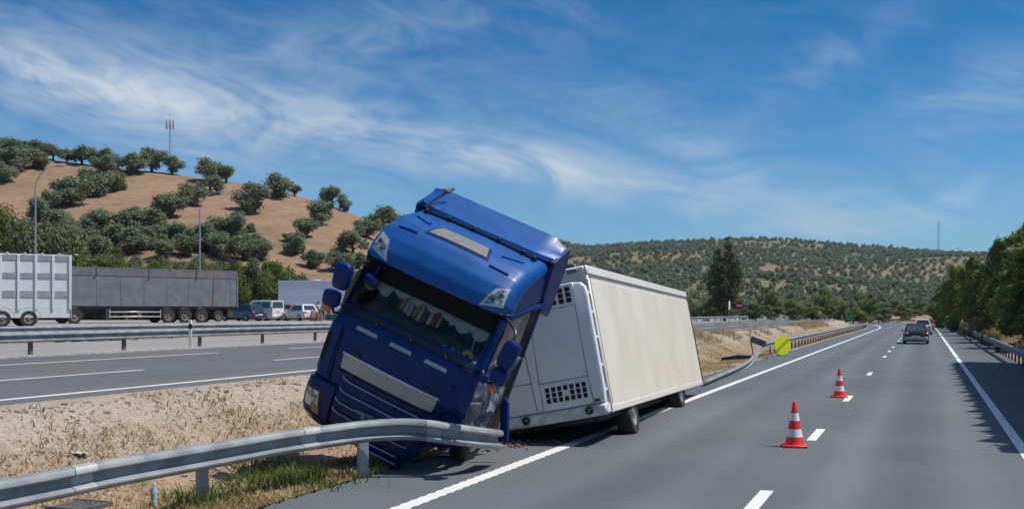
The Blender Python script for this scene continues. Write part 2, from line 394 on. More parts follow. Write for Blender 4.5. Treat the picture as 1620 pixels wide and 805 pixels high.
# ------------------------------------------------------------------ terrain
Y0, RC = 150.0, 450.0                            # the motorway runs straight, then bends left
def path(s, t):
    if s <= Y0: return (t, s)
    a = (s - Y0) / RC
    return ((RC + t) * math.cos(a) - RC, Y0 + (RC + t) * math.sin(a))
PT = np.array([(-600, 1.5), (-36.2, 1.5), (-34.6, 1.0), (-12.25, 1.0), (-11.8, .93), (-10.0, .02), (-9.4, -.16), (-8.7, -.06), (-7.9, .0), (-7.2, .0),
               (4.0, .0), (4.6, .02), (6.5, .55), (9, .95), (14, 1.2), (40, 1.6), (600, 2.0)])
YL = np.array([(-900, 120), (-500, 150), (-250, 190), (0, 236), (93, 249), (186, 260), (261, 270), (306, 279), (373, 290), (455, 306), (526, 324), (584, 346), (640, 376), (700, 412), (760, 452), (820, 486), (850, 500), (3000, 500)])
YF = np.array([(-3000, 420), (300, 380), (560, 352), (640, 347), (720, 352), (800, 368), (830, 376), (880, 387), (925, 396), (960, 394), (1000, 390), (1100, 385), (1180, 382), (1250, 384), (1330, 391), (1420, 398), (1500, 404), (1620, 410), (2200, 430), (5000, 450)])
LD0, LD1, FD0, FD1 = 110.0, 190.0, 330.0, 1000.0
def terr(X, Y):
    X = np.asarray(X, float); Y = np.asarray(Y, float)
    D = Y * CY - X * SY; r = X * CY + Y * SY
    px = 810 + F_PX * r / np.maximum(D, 1.0)
    rho = np.hypot(X + RC, Y - Y0)
    t = np.where(Y > Y0, rho - RC, X)
    z = np.interp(t, PT[:, 0], PT[:, 1])
    z1 = CAM_H + (493 - np.interp(px, YL[:, 0], YL[:, 1])) / F_PX * LD1
    k = np.clip((D - LD0) / (LD1 - LD0), 0, None)
    up = np.where(k < 1, k ** 1.1, 1 - (k - 1) * .35); up = np.maximum(up, 0)
    und = (np.sin(X * .11 + Y * .05) + np.sin(Y * .13 - X * .04)) * .35 * np.clip(k * 3, 0, 1)
    zl = np.maximum(z1 - 1.5, 0) * up + und * np.clip((z1 - 1.5) / 8, 0, 1) * np.clip(up, 0, 1)
    z2 = CAM_H + (493 - np.interp(px, YF[:, 0], YF[:, 1])) / F_PX * FD1
    k2 = np.clip((D - FD0) / (FD1 - FD0), 0, None)
    up2 = np.where(k2 < 1, k2 ** 1.15, 1 - (k2 - 1) * .5)
    und2 = (np.sin(X * .021 + Y * .008) + np.sin(Y * .017 - X * .011) + np.sin(X * .047 - Y * .03) * .5) * 3.0 * np.clip(k2 * 4, 0, 1) * np.clip((1.0 - k2) * 5, 0, 1)
    zf = np.maximum(z2, 0) * np.maximum(up2, 0) + und2
    hill = np.maximum(zl, np.where(D > FD0, zf, 0))
    return z + np.maximum(hill, 0)
def ground_z(x, y): return float(terr(x, y))
def hill_hit(px, py, d0=100, d1=1100, step=1.0):      # where the view through a pixel first meets the terrain
    for D in np.arange(d0, d1, step):
        p = W(px, py, D)
        if ground_z(p.x, p.y) >= p.z: return D
    return None

def build_ground():
    us = np.concatenate([np.arange(-9000, -900, 450), np.arange(-900, 2300, 9), np.arange(2300, 12000, 450)])
    Ds = [1.2]
    while Ds[-1] < 2600: Ds.append(Ds[-1] * 1.02 if Ds[-1] < 9 or Ds[-1] > 40 else Ds[-1] * 1.014)
    Ds = np.array(Ds)
    U, D = np.meshgrid(us, Ds); r = (U - 810) * D / F_PX
    X = r * CY - D * SY; Y = r * SY + D * CY; Z = terr(X, Y)
    rho = np.hypot(X + RC, Y - Y0); T = np.where(Y > Y0, rho - RC, X)
    def band(a, b): return (T > a) & (T < b) & (D < 400)
    Z = Z - np.where(band(-7.35, 4.1) | band(-34.9, -12.45), np.where(D < 45, .010, .12), 0) - np.where((T < -37.5) & (D < 112) & (U < 900), .1, 0)
    nr, nc = U.shape
    vs = np.stack([X, Y, Z], -1).reshape(-1, 3)
    i = np.arange(nr * nc).reshape(nr, nc)
    fs = np.stack([i[:-1, :-1], i[:-1, 1:], i[1:, 1:], i[1:, :-1]], -1).reshape(-1, 4)
    me = bpy.data.meshes.new('ground'); me.from_pydata(vs.tolist(), [], fs.tolist())
    me.polygons.foreach_set('use_smooth', [True] * len(me.polygons))
    def attr(n, v):
        a = me.attributes.new(n, 'FLOAT', 'POINT'); a.data.foreach_set('value', v.reshape(-1).astype(np.float32))
    sm = lambda x, a, b: np.clip((x - a) / (b - a), 0, 1)
    attr('gravel', sm(T, -10.2, -11.3) * sm(T, -13.5, -12.0) + sm(T, -7.0, -7.5) * sm(T, -8.3, -7.6) * .3)
    attr('hill', sm(D, LD0 - 4, LD0 + 10) * (U < 830))
    attr('farhill', sm(D, 250, 360))
    o = bpy.data.objects.new('ground', me); COL.objects.link(o); cat(o, kind='structure')
    m = bpy.data.materials.new('dry earth'); m.use_nodes = True; nt = m.node_tree; p = nt.nodes['Principled BSDF']
    tc = nt.nodes.new('ShaderNodeTexCoord'); ob = tc.outputs['Object']
    def at(n):
        a = nt.nodes.new('ShaderNodeAttribute'); a.attribute_name = n; return N(nt, a.outputs['Fac'])
    big = nnoise(nt, ob, .35, 4).step(.35, .65); mid = nnoise(nt, ob, 2.2, 5, .65).step(.3, .7); fine = nnoise(nt, ob, 22, 3, .7)
    soil = mixc(nt, mid, (.24, .162, .105), (.34, .245, .165)); soil = mixc(nt, big * .5, soil, (.30, .20, .13))
    vo = nt.nodes.new('ShaderNodeTexVoronoi'); vo.inputs['Scale'].default_value = 22; nt.links.new(ob, vo.inputs['Vector'])
    stones = N(nt, vo.outputs['Distance']).step(.42, .22)
    sepc = nt.nodes.new('ShaderNodeSeparateColor'); nt.links.new(vo.outputs['Color'], sepc.inputs[0]); pick = N(nt, sepc.outputs[0])
    stone_m = stones * pick.step(.55, .75)
    soil = mixc(nt, stone_m * .5, soil, (.48, .42, .34))
    gv = mixc(nt, pick, (.28, .235, .19), (.42, .365, .30)); gv = mixc(nt, N(nt, vo.outputs['Distance']).step(.4, .8) * .6, gv, (.30, .25, .20))
    gfac = (at('gravel') + (mid - .5) * .5 * at('gravel').op('GREATER_THAN', .02)).clamp()
    c = mixc(nt, gfac, soil, gv)
    mp = nt.nodes.new('ShaderNodeMapping'); mp.inputs['Rotation'].default_value = (0, 0, YAW + .5); mp.inputs['Scale'].default_value = (1, .22, 1); nt.links.new(ob, mp.inputs[0])
    furrow = nnoise(nt, mp.outputs[0], .35, 4, .6).step(.35, .7); hm = nnoise(nt, ob, .9, 5, .7).step(.35, .75)
    hs = mixc(nt, furrow, (.265, .165, .105), (.195, .125, .080)); hs = mixc(nt, hm * .6, hs, (.36, .25, .17)); hs = mixc(nt, nnoise(nt, ob, .17, 5, .65).step(.50, .72) * .55, hs, (.17, .13, .075)); hs = mixc(nt, nnoise(nt, ob, .06, 3).step(.5, .75) * .6, hs, (.15, .115, .070))
    c = mixc(nt, at('hill'), c, hs)
    ff = nnoise(nt, ob, .012, 4, .6).step(.38, .62); ff2 = nnoise(nt, ob, .09, 4, .7).step(.35, .65)
    fh = mixc(nt, ff, (.25, .155, .10), (.17, .145, .085)); fh = mixc(nt, ff2 * .9, fh, (.12, .14, .07))
    c = mixc(nt, at('farhill'), c, fh)
    g = nt.nodes.new('ShaderNodeMix'); g.data_type = 'RGBA'; g.blend_type = 'MULTIPLY'; g.inputs[0].default_value = 1
    gg = fine * .9 + .55; nt.links.new(c, g.inputs[6]); nt.links.new(xyz(nt, gg, gg, gg), g.inputs[7])
    nt.links.new(g.outputs[2], p.inputs['Base Color']); p.inputs['Roughness'].default_value = .95; p.inputs['Specular IOR Level'].default_value = .15
    b = nt.nodes.new('ShaderNodeBump'); b.inputs['Strength'].default_value = .55; b.inputs['Distance'].default_value = .04
    nt.links.new((fine * .5 + stone_m * .6 + mid).s, b.inputs['Height']); nt.links.new(b.outputs[0], p.inputs['Normal'])
    me.materials.append(m)
build_ground()

def strip(name, t0, t1, z, mat, s0=-30, s1=330, kind='structure', skirt=.25, nsub=1, segs=None, **k):
    mb = MB()
    for a, b in (segs or [(s0, s1)]):
        n = max(1, int((b - a) / (6 if b > Y0 else 30)))
        rows = []
        for i in range(n + 1):
            s = a + (b - a) * i / n; r = []
            if skirt: r.append((*path(s, t0), z - skirt))
            for j in range(nsub + 1): r.append((*path(s, t0 + (t1 - t0) * j / nsub), z))
            if skirt: r.append((*path(s, t1), z - skirt))
            rows.append(r)
        mb.loft(rows, False, False)
    return mb.build(name, mat, sharp=30, kind=kind, **k)
TL, TD, TR = -5.83, -1.92, 1.57                  # left edge line, lane dashes, right edge line
strip('road', -7.48, 4.1, .0, M['asphalt'])
strip('far_road', -24.6, -12.4, 1.0, M['asphalt_far'])
strip('slip_road', -34.85, -25.0, 1.02, M['concrete_road'])
strip('kerb', -25.0, -24.6, 1.06, M['kerb'])
strip('edge_line_left', TL - .10, TL + .10, .004, M['line'], skirt=0, s0=34)
mb = MB(); rows = []
for i in range(-120, 34 * 8 + 1):                 # the near paint is laid in ridges, so its edges are toothed
    w_ = .10 + (.022 if i % 2 else -.006) + .012 * mnoise.noise(Vector((i * .7, 0, 0))); rows.append([(TL - w_, i / 8, .004), (TL + w_, i / 8, .004)])
mb.loft(rows, False, False); mb.build('edge_line_left', M['line'], kind='structure')
gaps = [G(1500, y_, 0).y for y_ in (565.6, 548, 534.5)]; gaps += [gaps[-1] + 9 * (i + 1) for i in range(26)]; eds = [-30] + gaps
strip('edge_line_right', TR - .09, TR + .09, .004, M['line'], skirt=0, segs=[(a_ + .35, b_ - .35) for a_, b_ in zip(eds[:-1], eds[1:])])
dash_s = [G(px, py, 0).y for px, py in ((1207, 797), (1292, 687), (1342, 630), (1373, 591), (1398, 564))]
segs = [(s - 1.0, s + 1.0) for s in [5.6] + dash_s] + [(dash_s[-1] + 8 * i - 1, dash_s[-1] + 8 * i + 1) for i in range(1, 24)]
strip('lane_dashes', TD - .085, TD + .085, .004, M['line'], skirt=0, segs=segs)
strip('far_edge_line', -13.2, -13.02, 1.004, M['line'], skirt=0)
strip('far_lane_dashes', -16.95, -16.8, 1.004, M['line'], skirt=0, segs=[(12.6 + 12 * i, 19.4 + 12 * i) for i in range(-2, 24)])
strip('far_ramp_dashes', -21.75, -21.58, 1.004, M['line'], skirt=0, segs=[(15 + 17.6 * i, 28.4 + 17.6 * i) for i in range(-2, 16)])
mb = MB(); lot = [(-34.9, -30), (-34.9, 99), (-52, 95), (-70, 86), (-100, 70), (-150, 50), (-150, -30)]
mb.prism(lot, lambda x, y: (x, y, 1.3), lambda x, y: (x, y, 1.52)); mb.build('parking_lot', M['lot'], kind='structure')

# ------------------------------------------------------------------ guardrails
WP = [(.0, .0), (.055, -.006), (.090, -.026), (.100, -.080), (.080, -.098), (.004, -.118), (.004, -.208), (.075, -.232), (.098, -.246), (.096, -.270), (.060, -.302), (.0, -.31)]
def beam(mb, pts, side):
    """W profile swept along pts (top edge); side = +1 bulges to the right of travel"""
    rings = []
    for i, p in enumerate(pts):
        t = pts[min(i + 1, len(pts) - 1)] - pts[max(i - 1, 0)]; t.z = 0; t.normalize()
        n = Vector((t.y, -t.x, 0)) * side
        fr = [p + n * a + Vector((0, 0, b)) for a, b in WP]; bk = [p + n * (a - .008) + Vector((0, 0, b)) for a, b in reversed(WP)]
        rings.append(fr + bk)
    mb.loft(rings, True, True)
def post(mb, p, nrm, h, sink=.35, w=.11, d=.075):
    a = math.atan2(nrm.y, nrm.x) - math.pi / 2
    Mz = Matrix.Rotation(a, 3, 'Z')
    c = Vector((p.x, p.y, p.z + (h - sink) / 2))
    mb.box(c, (w, .012, h + sink), Mz, b=.004)
    for sx in (-1, 1): mb.box(c + Mz @ Vector((sx * (w / 2 - .006), .035, 0)), (.012, .07, h + sink), Mz, b=.004)
def guardrail(name, pts, side, posts, label, gz, bolts=False, post_mat=None, post_h=None, w=.11):
    root = empty(name, (pts[0].x, pts[0].y, gz(pts[0])), label=label, category='guardrail', group='steel guardrails along the motorway')
    off = Vector(root.location)
    mb = MB(); beam(mb, [p - off for p in pts], side); bo = mb.build('beam', M['galv'], root, sharp=50)
    if bolts:
        for k in (14, 32, 50):
            q = MB(); sub = [p - off for p in pts[k:k + 4]]
            tt = (sub[-1] - sub[0]); tt.z = 0; tt.normalize(); sh = Vector((tt.y, -tt.x, 0)) * side * .008
            sub2 = [sub[0].lerp(sub[1], .4), sub[1], sub[2], sub[2].lerp(sub[3], .3)] if (sub[3] - sub[0]).length < .8 else [sub[1], sub[1].lerp(sub[2], min(1, .35 / max(.05, (sub[2] - sub[1]).length)))]
            beam(q, [p + sh + Vector((0, 0, .004)) for p in sub2], side); q.build('splice', M['galv_new'], bo, sharp=50)
    for p, h in posts:
        q = MB(); i = min(range(len(pts)), key=lambda k: (pts[k] - p).length)
        t = (pts[min(i + 1, len(pts) - 1)] - pts[max(i - 1, 0)]); t.z = 0; t.normalize(); n = Vector((t.y, -t.x, 0)) * side
        post(q, p - off - n * .085, -n, h, w=w)
        q.build('post', post_mat or M['galv_dark'], root)
        if bolts:
            top = min(pts, key=lambda k: (k - p).length)
            for dd in (-.10, .10):
                q = MB(); q.box(top - off + t * dd + n * .045 + Vector((0, 0, -.030)), (.03, .03, .03), b=.008); q.build('bolt', M['galv_dark'], bo)
    return root
# near rail, buckled under the cab
near = [Vector((-8.45, -6, .75)), Vector((-8.42, 2, .75)), W(0, 757, 10.1), W(180, 724, 11.3), W(337, 699, 12.7), W(440, 682, 13.6), W(520, 671.5, 14.35), W(585, 664, 14.75), W(650, 661.5, 14.9), W(715, 669, 14.92), W(765, 676, 15.3), W(787, 679, 16.0)]
near_s = spline(near, 6)
nposts = [(Vector((-8.40, y_, 0)), .68) for y_ in (-1.4, 2.6, 6.6)]
for px_, D_, yt in ((331, 12.72, 700), (579, 14.78, 667)):
    q = W(px_, 493, D_); q.z = 0; nposts.append((q, W(px_, yt, D_).z - .06))
guardrail('guardrail', near_s, 1, nposts, 'bent near guardrail buckled under the nose of the blue lorry cab', lambda p: 0, bolts=True, post_mat=M['steel_pole'], w=.15)
# median rail beyond the trailer, torn end lying on the ground
g0 = [W(1113, 601, 33.0), W(1140, 590, 36.5), W(1164, 580, 40.5), W(1182, 570.5, 45), W(1192, 561, 49), W(1199, 550, 52), W(1207, 543, 54.5), W(1222, 538.5, 58)]
g0s = spline(g0, 5)
yy = g0s[-1].y
g1 = [Vector((*path(s_, -7.72), .75)) for s_ in np.arange(yy + 4, 250, 4)]
guardrail('guardrail', g0s + g1, 1, [(Vector((*path(s_, -7.72), 0)), .7) for s_ in np.arange(yy - 1, yy + 150, 2.0)], 'median guardrail beyond the trailer with its torn end bent down to the ground', lambda p: 0)
# right rail
g2 = [Vector((*path(s_, 3.85), .75)) for s_ in np.arange(16, 330, 3)]
guardrail('guardrail', g2, -1, [(Vector((*path(s_, 3.85), 0)), .7) for s_ in np.arange(28, 28 + 2 * 96, 2)], 'guardrail on the right verge below the pine trees', lambda p: 0)
g3 = [Vector((*path(s_, -25.25), 1.73)) for s_ in np.arange(-14, 330, 4)]
guardrail('guardrail', g3, 1, [(Vector((*path(s_, -25.25), 1.0)), .7) for s_ in np.arange(0.2, 340, 4.0)], 'long straight guardrail at the outer edge of the far carriageway', lambda p: 1, w=.14)
g4 = spline([Vector((-36, -5, 1.75)), Vector((-35.2, 20, 1.75)), Vector((-34.4, 40, 1.75)), Vector((-32.0, 52, 1.72)), Vector((-29.5, 60, 1.55)), Vector((-27.2, 67, 1.2))], 6)
guardrail('guardrail', g4, 1, [(Vector((-35.5 + .026 * (s_ - 10), s_, 1.0)), .7) for s_ in np.arange(2, 44, 4.0)], 'second guardrail between the slip road and the lorry park', lambda p: 1)

# ------------------------------------------------------------------ blue lorry cab
CAB = Matrix(((.91508257, .02043889, .40274825, -7.778), (.0443248, .98756585, -.15082772, 13.702), (-.40082317, .15587155, .90279834, .2733), (0, 0, 0, 1)))
cab = empty('lorry_cab', mat=CAB, label='crashed blue lorry cab tilted over the buckled guardrail with a crumpled corner', category='lorry')
PROF = [(.20, -.04), (.06, .02), (-.04, .16), (-.06, .40), (-.05, .62), (.0, .80), (.02, 1.20), (.07, 1.60), (.13, 1.80), (.20, 1.92), (.455, 2.435), (.455, 2.52), (.425, 2.60), (.40, 2.68), (.46, 2.86), (.58, 3.04), (.78, 3.19), (1.05, 3.29), (1.40, 3.345), (1.75, 3.37), (2.2, 3.38)]
PRA = np.array(PROF); ZT = PRA[:, 1]
def smooth01(x): x = min(1, max(0, x)); return x * x * (3 - 2 * x)
def cab_dmg(p):
    x, y, z = p
    w = smooth01((x - .55) / .5) * smooth01((1.35 - z) / .75)
    if w > 0:
        nz = mnoise.noise(Vector((x * 4, y * 3, z * 4)))
        nz2 = mnoise.noise(Vector((x * 9 + 5, y * 3, z * 9)))
        y += w * (.20 + .30 * nz + .12 * nz2); x -= w * (.12 + .14 * nz2)
        if z < .62: z += w * (.62 - z) * .85
        z += w * .06 * nz
    return Vector((x, y, z))
def cab_pt(t):
    i = min(len(PROF) - 2, max(0, int(t))); f = t - i
    return PRA[i] * (1 - f) + PRA[i + 1] * f
def cab_nrm(t):
    a = cab_pt(max(0, t - .35)); b = cab_pt(min(len(PROF) - 1, t + .35)); d = b - a; d = d / np.linalg.norm(d)
    return np.array([d[1], -d[0]])               # inward (+y on the front, -z on the roof)
def cab_hw(t):
    return float(np.interp(t, [0, 2, 5, 8, 10, 11, 14, 17, 20], [1.16, 1.25, 1.25, 1.24, 1.20, 1.20, 1.25, 1.22, 1.18]))
def cabS(x, t, off=0.0):
    p = cab_pt(t); n = cab_nrm(t); hw = cab_hw(t); rc = float(np.interp(t, [0, 10, 13, 20], [.16, .12, .26, .16]))
    ax = min(abs(x), hw); c = .07 * (ax / hw) ** 2
    ex = 0.0
    if ax > hw - rc:
        d = ax - (hw - rc); c += rc - math.sqrt(max(0, rc * rc - d * d)); ex = d / rc
    q = p + n * (c - off * math.sqrt(max(0, 1 - ex * ex)))
    return cab_dmg((x + math.copysign(off * ex, x), q[0], q[1]))
def t_of_z(z): return float(np.interp(z, ZT, np.arange(len(PROF))))
def xs_for(t, n=16):
    hw = cab_hw(t); rc = .2
    a = list(np.linspace(0, hw - rc, n // 2)) + [hw - rc + rc * math.sin(k * math.pi / 2 / 6) for k in range(1, 7)]
    return [-v for v in reversed(a)] + a[1:]
def cab_skin(name, t0, t1, mat, nt_=12, off=0., parent=None, thick=.02):
    mb = MB(); rows = [[cabS(x, t, off) for x in xs_for(t)] for t in np.linspace(t0, t1, nt_)]
    mb.loft(rows, False, False); o = mb.build(name, mat, parent or cab, sharp=50)
    md = o.modifiers.new('thickness', 'SOLIDIFY'); md.thickness = thick; md.offset = -1
    return o
def cab_patch(mb, cor, off, nx=10, nz=4, depth=.03, mi=0):
    """conformal plate: corners BL, BR, TR, TL in (x, z) of the cab front"""
    (ax, az_), (bx, bz), (cx, cz), (dx_, dz_) = cor
    fr = []; bk = []
    for j in range(nz + 1):
        v = j / nz; r1 = []; r2 = []
        for i in range(nx + 1):
            u = i / nx
            x = (ax * (1 - u) + bx * u) * (1 - v) + (dx_ * (1 - u) + cx * u) * v; z = (az_ * (1 - u) + bz * u) * (1 - v) + (dz_ * (1 - u) + cz * u) * v
            t = t_of_z(z); r1.append(cabS(x, t, off)); r2.append(cabS(x, t, off - depth))
        fr.append(r1); bk.append(r2)
    mb.loft(fr, False, False, mi)
    ring = [(0, i) for i in range(nx)] + [(j, nx) for j in range(nz)] + [(nz, i) for i in range(nx, 0, -1)] + [(j, 0) for j in range(nz, 0, -1)]
    a = [fr[j][i] for j, i in ring]; b = [bk[j][i] for j, i in ring]
    mb.loft([a, b], True, False, mi)
    return mb
def cab_path(pts, off): return [cabS(x, t_of_z(z), off) for x, z in pts]
body = cab_skin('body', 0, 9.1, M['blue'], 44)
cab_skin('roof', 12.75, 20, M['blue_sunlit'], 44)
cab_skin('visor_band', 9.9, 12.9, M['visor_black'], 10, off=-.006)
# A pillars and window surround
for sx in (-1, 1): mb = MB(); cab_patch(mb, [(sx * 1.12, 1.88), (sx * 1.235, 1.88), (sx * 1.20, 2.46), (sx * 1.10, 2.46)], .012, 4, 8, .05); mb.build('pillar', M['blue'], cab)
mb = MB(); cab_patch(mb, [(-1.14, 1.90), (1.14, 1.90), (1.12, 2.45), (-1.12, 2.45)], -.004, 20, 8, .008); ws = mb.build('windscreen', M['glass'], cab, sharp=60)
mb = MB(); cab_patch(mb, [(-1.15, 1.86), (1.15, 1.86), (1.145, 1.915), (-1.145, 1.915)], .01, 20, 2, .02); mb.build('windscreen_seal', M['black'], cab)
# side walls, rear wall, floor
def side_poly(sx, t0, t1, n=30):
    return [cabS(sx * cab_hw(t), t) for t in np.linspace(t0, t1, n)]
mb = MB()
for t0, t1 in ((0, 9.0), (12.75, 20)):
    e = side_poly(-1, t0, t1); e2 = [Vector((-1.235, 2.2, p.z)) for p in e]
    mb.loft([e, e2], False, False)
e = side_poly(-1, 9.0, 12.75, 8); q = [Vector((-1.235, 1.15, p.z)) for p in e]; q2 = [Vector((-1.235, 2.2, p.z)) for p in e]; mb.loft([q, q2], False, False)
mb.build('side_panel', M['blue'], cab)
mb = MB()                                          # damaged side: upper roof flank, rear strip, no door skin
e = side_poly(1, 12.75, 20); mb.loft([e, [Vector((1.215, 2.2, p.z)) for p in e]], False, False)
mb.build('side_panel', M['blue'], cab)
mb = MB()
mb.box((0, 2.2, 1.7), (2.36, .04, 3.2)); mb.box((0, 1.2, 1.05), (2.2, 1.9, .05)); mb.box((-1.19, 1.2, 1.6), (.03, 1.9, 1.6)); mb.box((0, 1.3, 2.86), (2.2, 1.6, .03))
mb.build('interior', M['cab_in'], cab)
mb = MB()
for x in (-.62, .62):
    mb.box((x, 1.15, 1.45), (.52, .5, .14), b=.05); mb.box((x, 1.42, 1.85), (.50, .15, .75), Matrix.Rotation(-.15, 3, 'X'), b=.06); mb.box((x, 1.46, 2.30), (.28, .11, .2), b=.04)
mb.build('seat', M['cab_in2'], cab)
mb = MB(); mb.box((0, .60, 1.78), (2.15, .55, .22), Matrix.Rotation(.1, 3, 'X'), b=.05); dash = mb.build('dashboard', M['cab_in'], cab)
mb = MB(); Mw = Matrix.Translation((.62, .86, 1.95)) @ Matrix.Rotation(-.6, 4, 'X')
mb.tube([Mw @ Vector((.22 * math.cos(a), .22 * math.sin(a), 0)) for a in np.linspace(0, 2 * math.pi, 25)], .016, 6); mb.box(Mw @ Vector((0, 0, -.01)), (.36, .05, .04), Mw.to_3x3(), b=.01); mb.build('steering_wheel', M['black'], cab)
# scalloped curtain along the top of the screen, pennants
mb = MB(); rows = [[], []]
for i in range(97):
    x = -1.08 + 2.16 * i / 96
    drop = .10 + .07 * abs(math.sin(x * math.pi / .27)) + (.05 if x > .45 or x < -.6 else -.02)
    base = cabS(x, t_of_z(2.44), -.05); low = cabS(x, t_of_z(2.44 - drop), -.06 - .02 * math.sin(x * 40))
    rows[0].append(base); rows[1].append(low)
mb.loft(rows, False, False); o = mb.build('curtain', M['curtain'], cab, sharp=60); md = o.modifiers.new('thickness', 'SOLIDIFY'); md.thickness = .006
rnd = random.Random(4)
for i, (x, h_, m_) in enumerate([(-.34, .20, 'pen_yel'), (-.26, .22, 'pen_white'), (-.19, .24, 'pen_white'), (-.10, .22, 'pen_yel'), (-.02, .25, 'pen_white'), (.06, .24, 'pen_red'), (.15, .23, 'pen_white'), (.22, .22, 'pen_red'), (.30, .22, 'pen_yel')]):
    mb = MB(); c = cabS(x, t_of_z(2.36 - h_ / 2), -.10); mb.box(c, (.06, .012, h_), Matrix.Rotation(-.45, 3, 'X'), b=.004); mb.build('pennant', M[m_], cab)
mb = MB(); mb.lathe([(.035, -.02), (.085, -.02), (.095, 0), (.085, .02), (.035, .02), (.035, -.02)], 20, Matrix.Translation(cabS(.93, t_of_z(1.99), -.06)) @ Matrix.Rotation(R_(80), 4, 'X'), cap=False); mb.build('ornament', M['toy_yel'], cab)
for x, m_, s_ in ((.55, 'toy_cyan', .07), (.68, 'toy_cyan', .08), (.78, 'toy_yel', .06), (1.06, 'pen_white', .06)):
    mb = MB(); mb.box(cabS(x, t_of_z(1.955), -.07) + Vector((0, .03, 0)), (s_, s_ * .8, s_ * 1.4), b=.02); mb.build('ornament', M[m_], cab)
mb = MB(); mb.tube([cabS(.80, t_of_z(2.42), -.08), cabS(.90, t_of_z(2.25), -.09), cabS(.95, t_of_z(2.05), -.08)], .009, 6); mb.build('cable', M['pen_white'], cab)
mb = MB(); mb.box(cabS(.58, t_of_z(2.2), -.15), (.045, .03, .62), Matrix.Rotation(-.45, 3, 'X'), b=.01); mb.build('sun_blind_rail', M['black'], cab)
mb = MB(); mb.box(cabS(-.90, t_of_z(2.37), -.0) + Vector((0, -.10, 0)), (.26, .10, .17), Matrix.Rotation(.3, 3, 'Y'), b=.05); mb.tube([cabS(-.90, t_of_z(2.37), 0) + Vector((0, -.08, .06)), cabS(-.88, t_of_z(2.56), .02)], .015, 6); mb.build('kerb_mirror', M['blue'], cab)
# nose: bonnet flap seams, silver plate, grille
mb = MB(); cab_patch(mb, [(-.80, 1.03), (.80, 1.03), (.82, 1.245), (-.82, 1.245)], .028, 16, 3, .05); mb.build('nose_plate', M['panel_grey'], cab)
mb = MB(); cab_patch(mb, [(-.84, 1.25), (.84, 1.25), (.84, 1.275), (-.84, 1.275)], .034, 16, 1, .05); mb.build('nose_plate_trim', M['silver'], cab)
mb = MB(); cab_patch(mb, [(-.86, .985), (.86, .985), (.85, 1.03), (-.85, 1.03)], .01, 16, 1, .03); mb.build('nose_shadow_gap', M['void'], cab)
mb = MB(); cab_patch(mb, [(-.70, .02), (.70, .02), (.74, .965), (-.74, .965)], .006, 20, 16, .03); gr = mb.build('grille', M['blue_dark'], cab)
for z in (.90, .72, .56, .40, .20, .06):
    mb = MB(); w_ = .66 if z > .3 else .52
    cab_patch(mb, [(-w_ - .04, z - .075), (w_ + .04, z - .075), (w_, z - .02), (-w_, z - .02)], .04, 20, 2, .05, 0)
    mb.build('grille_slat', M['blue'], gr)
    mb = MB(); mb.tube(cab_path([(-w_ - .03, z + .045), (-w_ - .01, z + .01), (-w_ + .06, z - .008)] + [(x, z - .012) for x in np.linspace(-w_ + .12, w_, 16)], .046), .010, 6); mb.build('grille_trim', M['silver'], gr)
for x in (-.62, -.60 + 1.2):
    for z in (1.315, .975):
        mb = MB(); cab_patch(mb, [(x - .075, z - .025), (x + .075, z - .025), (x + .075, z + .025), (x - .075, z + .025)], .02, 3, 1, .03); mb.build('badge', M['black'], cab)
for sx in (-1, 1):
    mb = MB(); mb.tube(cab_path([(sx * .97, 1.84), (sx * .965, 1.5), (sx * .95, 1.1), (sx * .93, .72)], .002), .012, 6); mb.build('panel_seam', M['void'], cab)
mb = MB(); mb.tube(cab_path([(x, .745) for x in list(np.linspace(-1.24, -.72, 8))], .0), .02, 6); mb.tube(cab_path([(x, 1.825) for x in np.linspace(-1.15, 1.15, 24)], .002), .010, 6); mb.build('panel_seam', M['void'], cab)
mb = MB(); cab_patch(mb, [(-1.235, .84), (-1.0, .84), (-1.0, 1.62), (-1.235, 1.62)], .018, 10, 6, .03); mb.build('corner_deflector', M['blue'], cab)
mb = MB(); cab_patch(mb, [(-1.21, 1.0), (-1.13, .98), (-1.13, 1.45), (-1.21, 1.43)], .024, 3, 3, .03); mb.build('deflector_slot', M['void'], cab)
mb = MB(); cab_patch(mb, [(.98, .80), (1.235, .80), (1.235, 1.60), (.98, 1.62)], .02, 10, 10, .03); mb.build('corner_deflector', M['blue'], cab)
for x in (-.60, -.0, .60):
    mb = MB(); cab_patch(mb, [(x - .19, 1.66), (x + .19, 1.66), (x + .17, 1.715), (x - .17, 1.715)], .014, 6, 1, .03); mb.build('step_slot', M['panel_grey'], cab)
for x in (-.55, .05, .65):
    mb = MB(); mb.tube([cabS(x + .05, t_of_z(1.83), .02), cabS(x - .02, t_of_z(1.90), .022), cabS(x - .40, t_of_z(1.965), .02)], [.014, .011, .008], 6); mb.tube(cab_path([(x - .62, 1.965), (x - .40, 1.985), (x - .12, 1.97)], .022), .009, 5); mb.build('wiper', M['black'], cab)
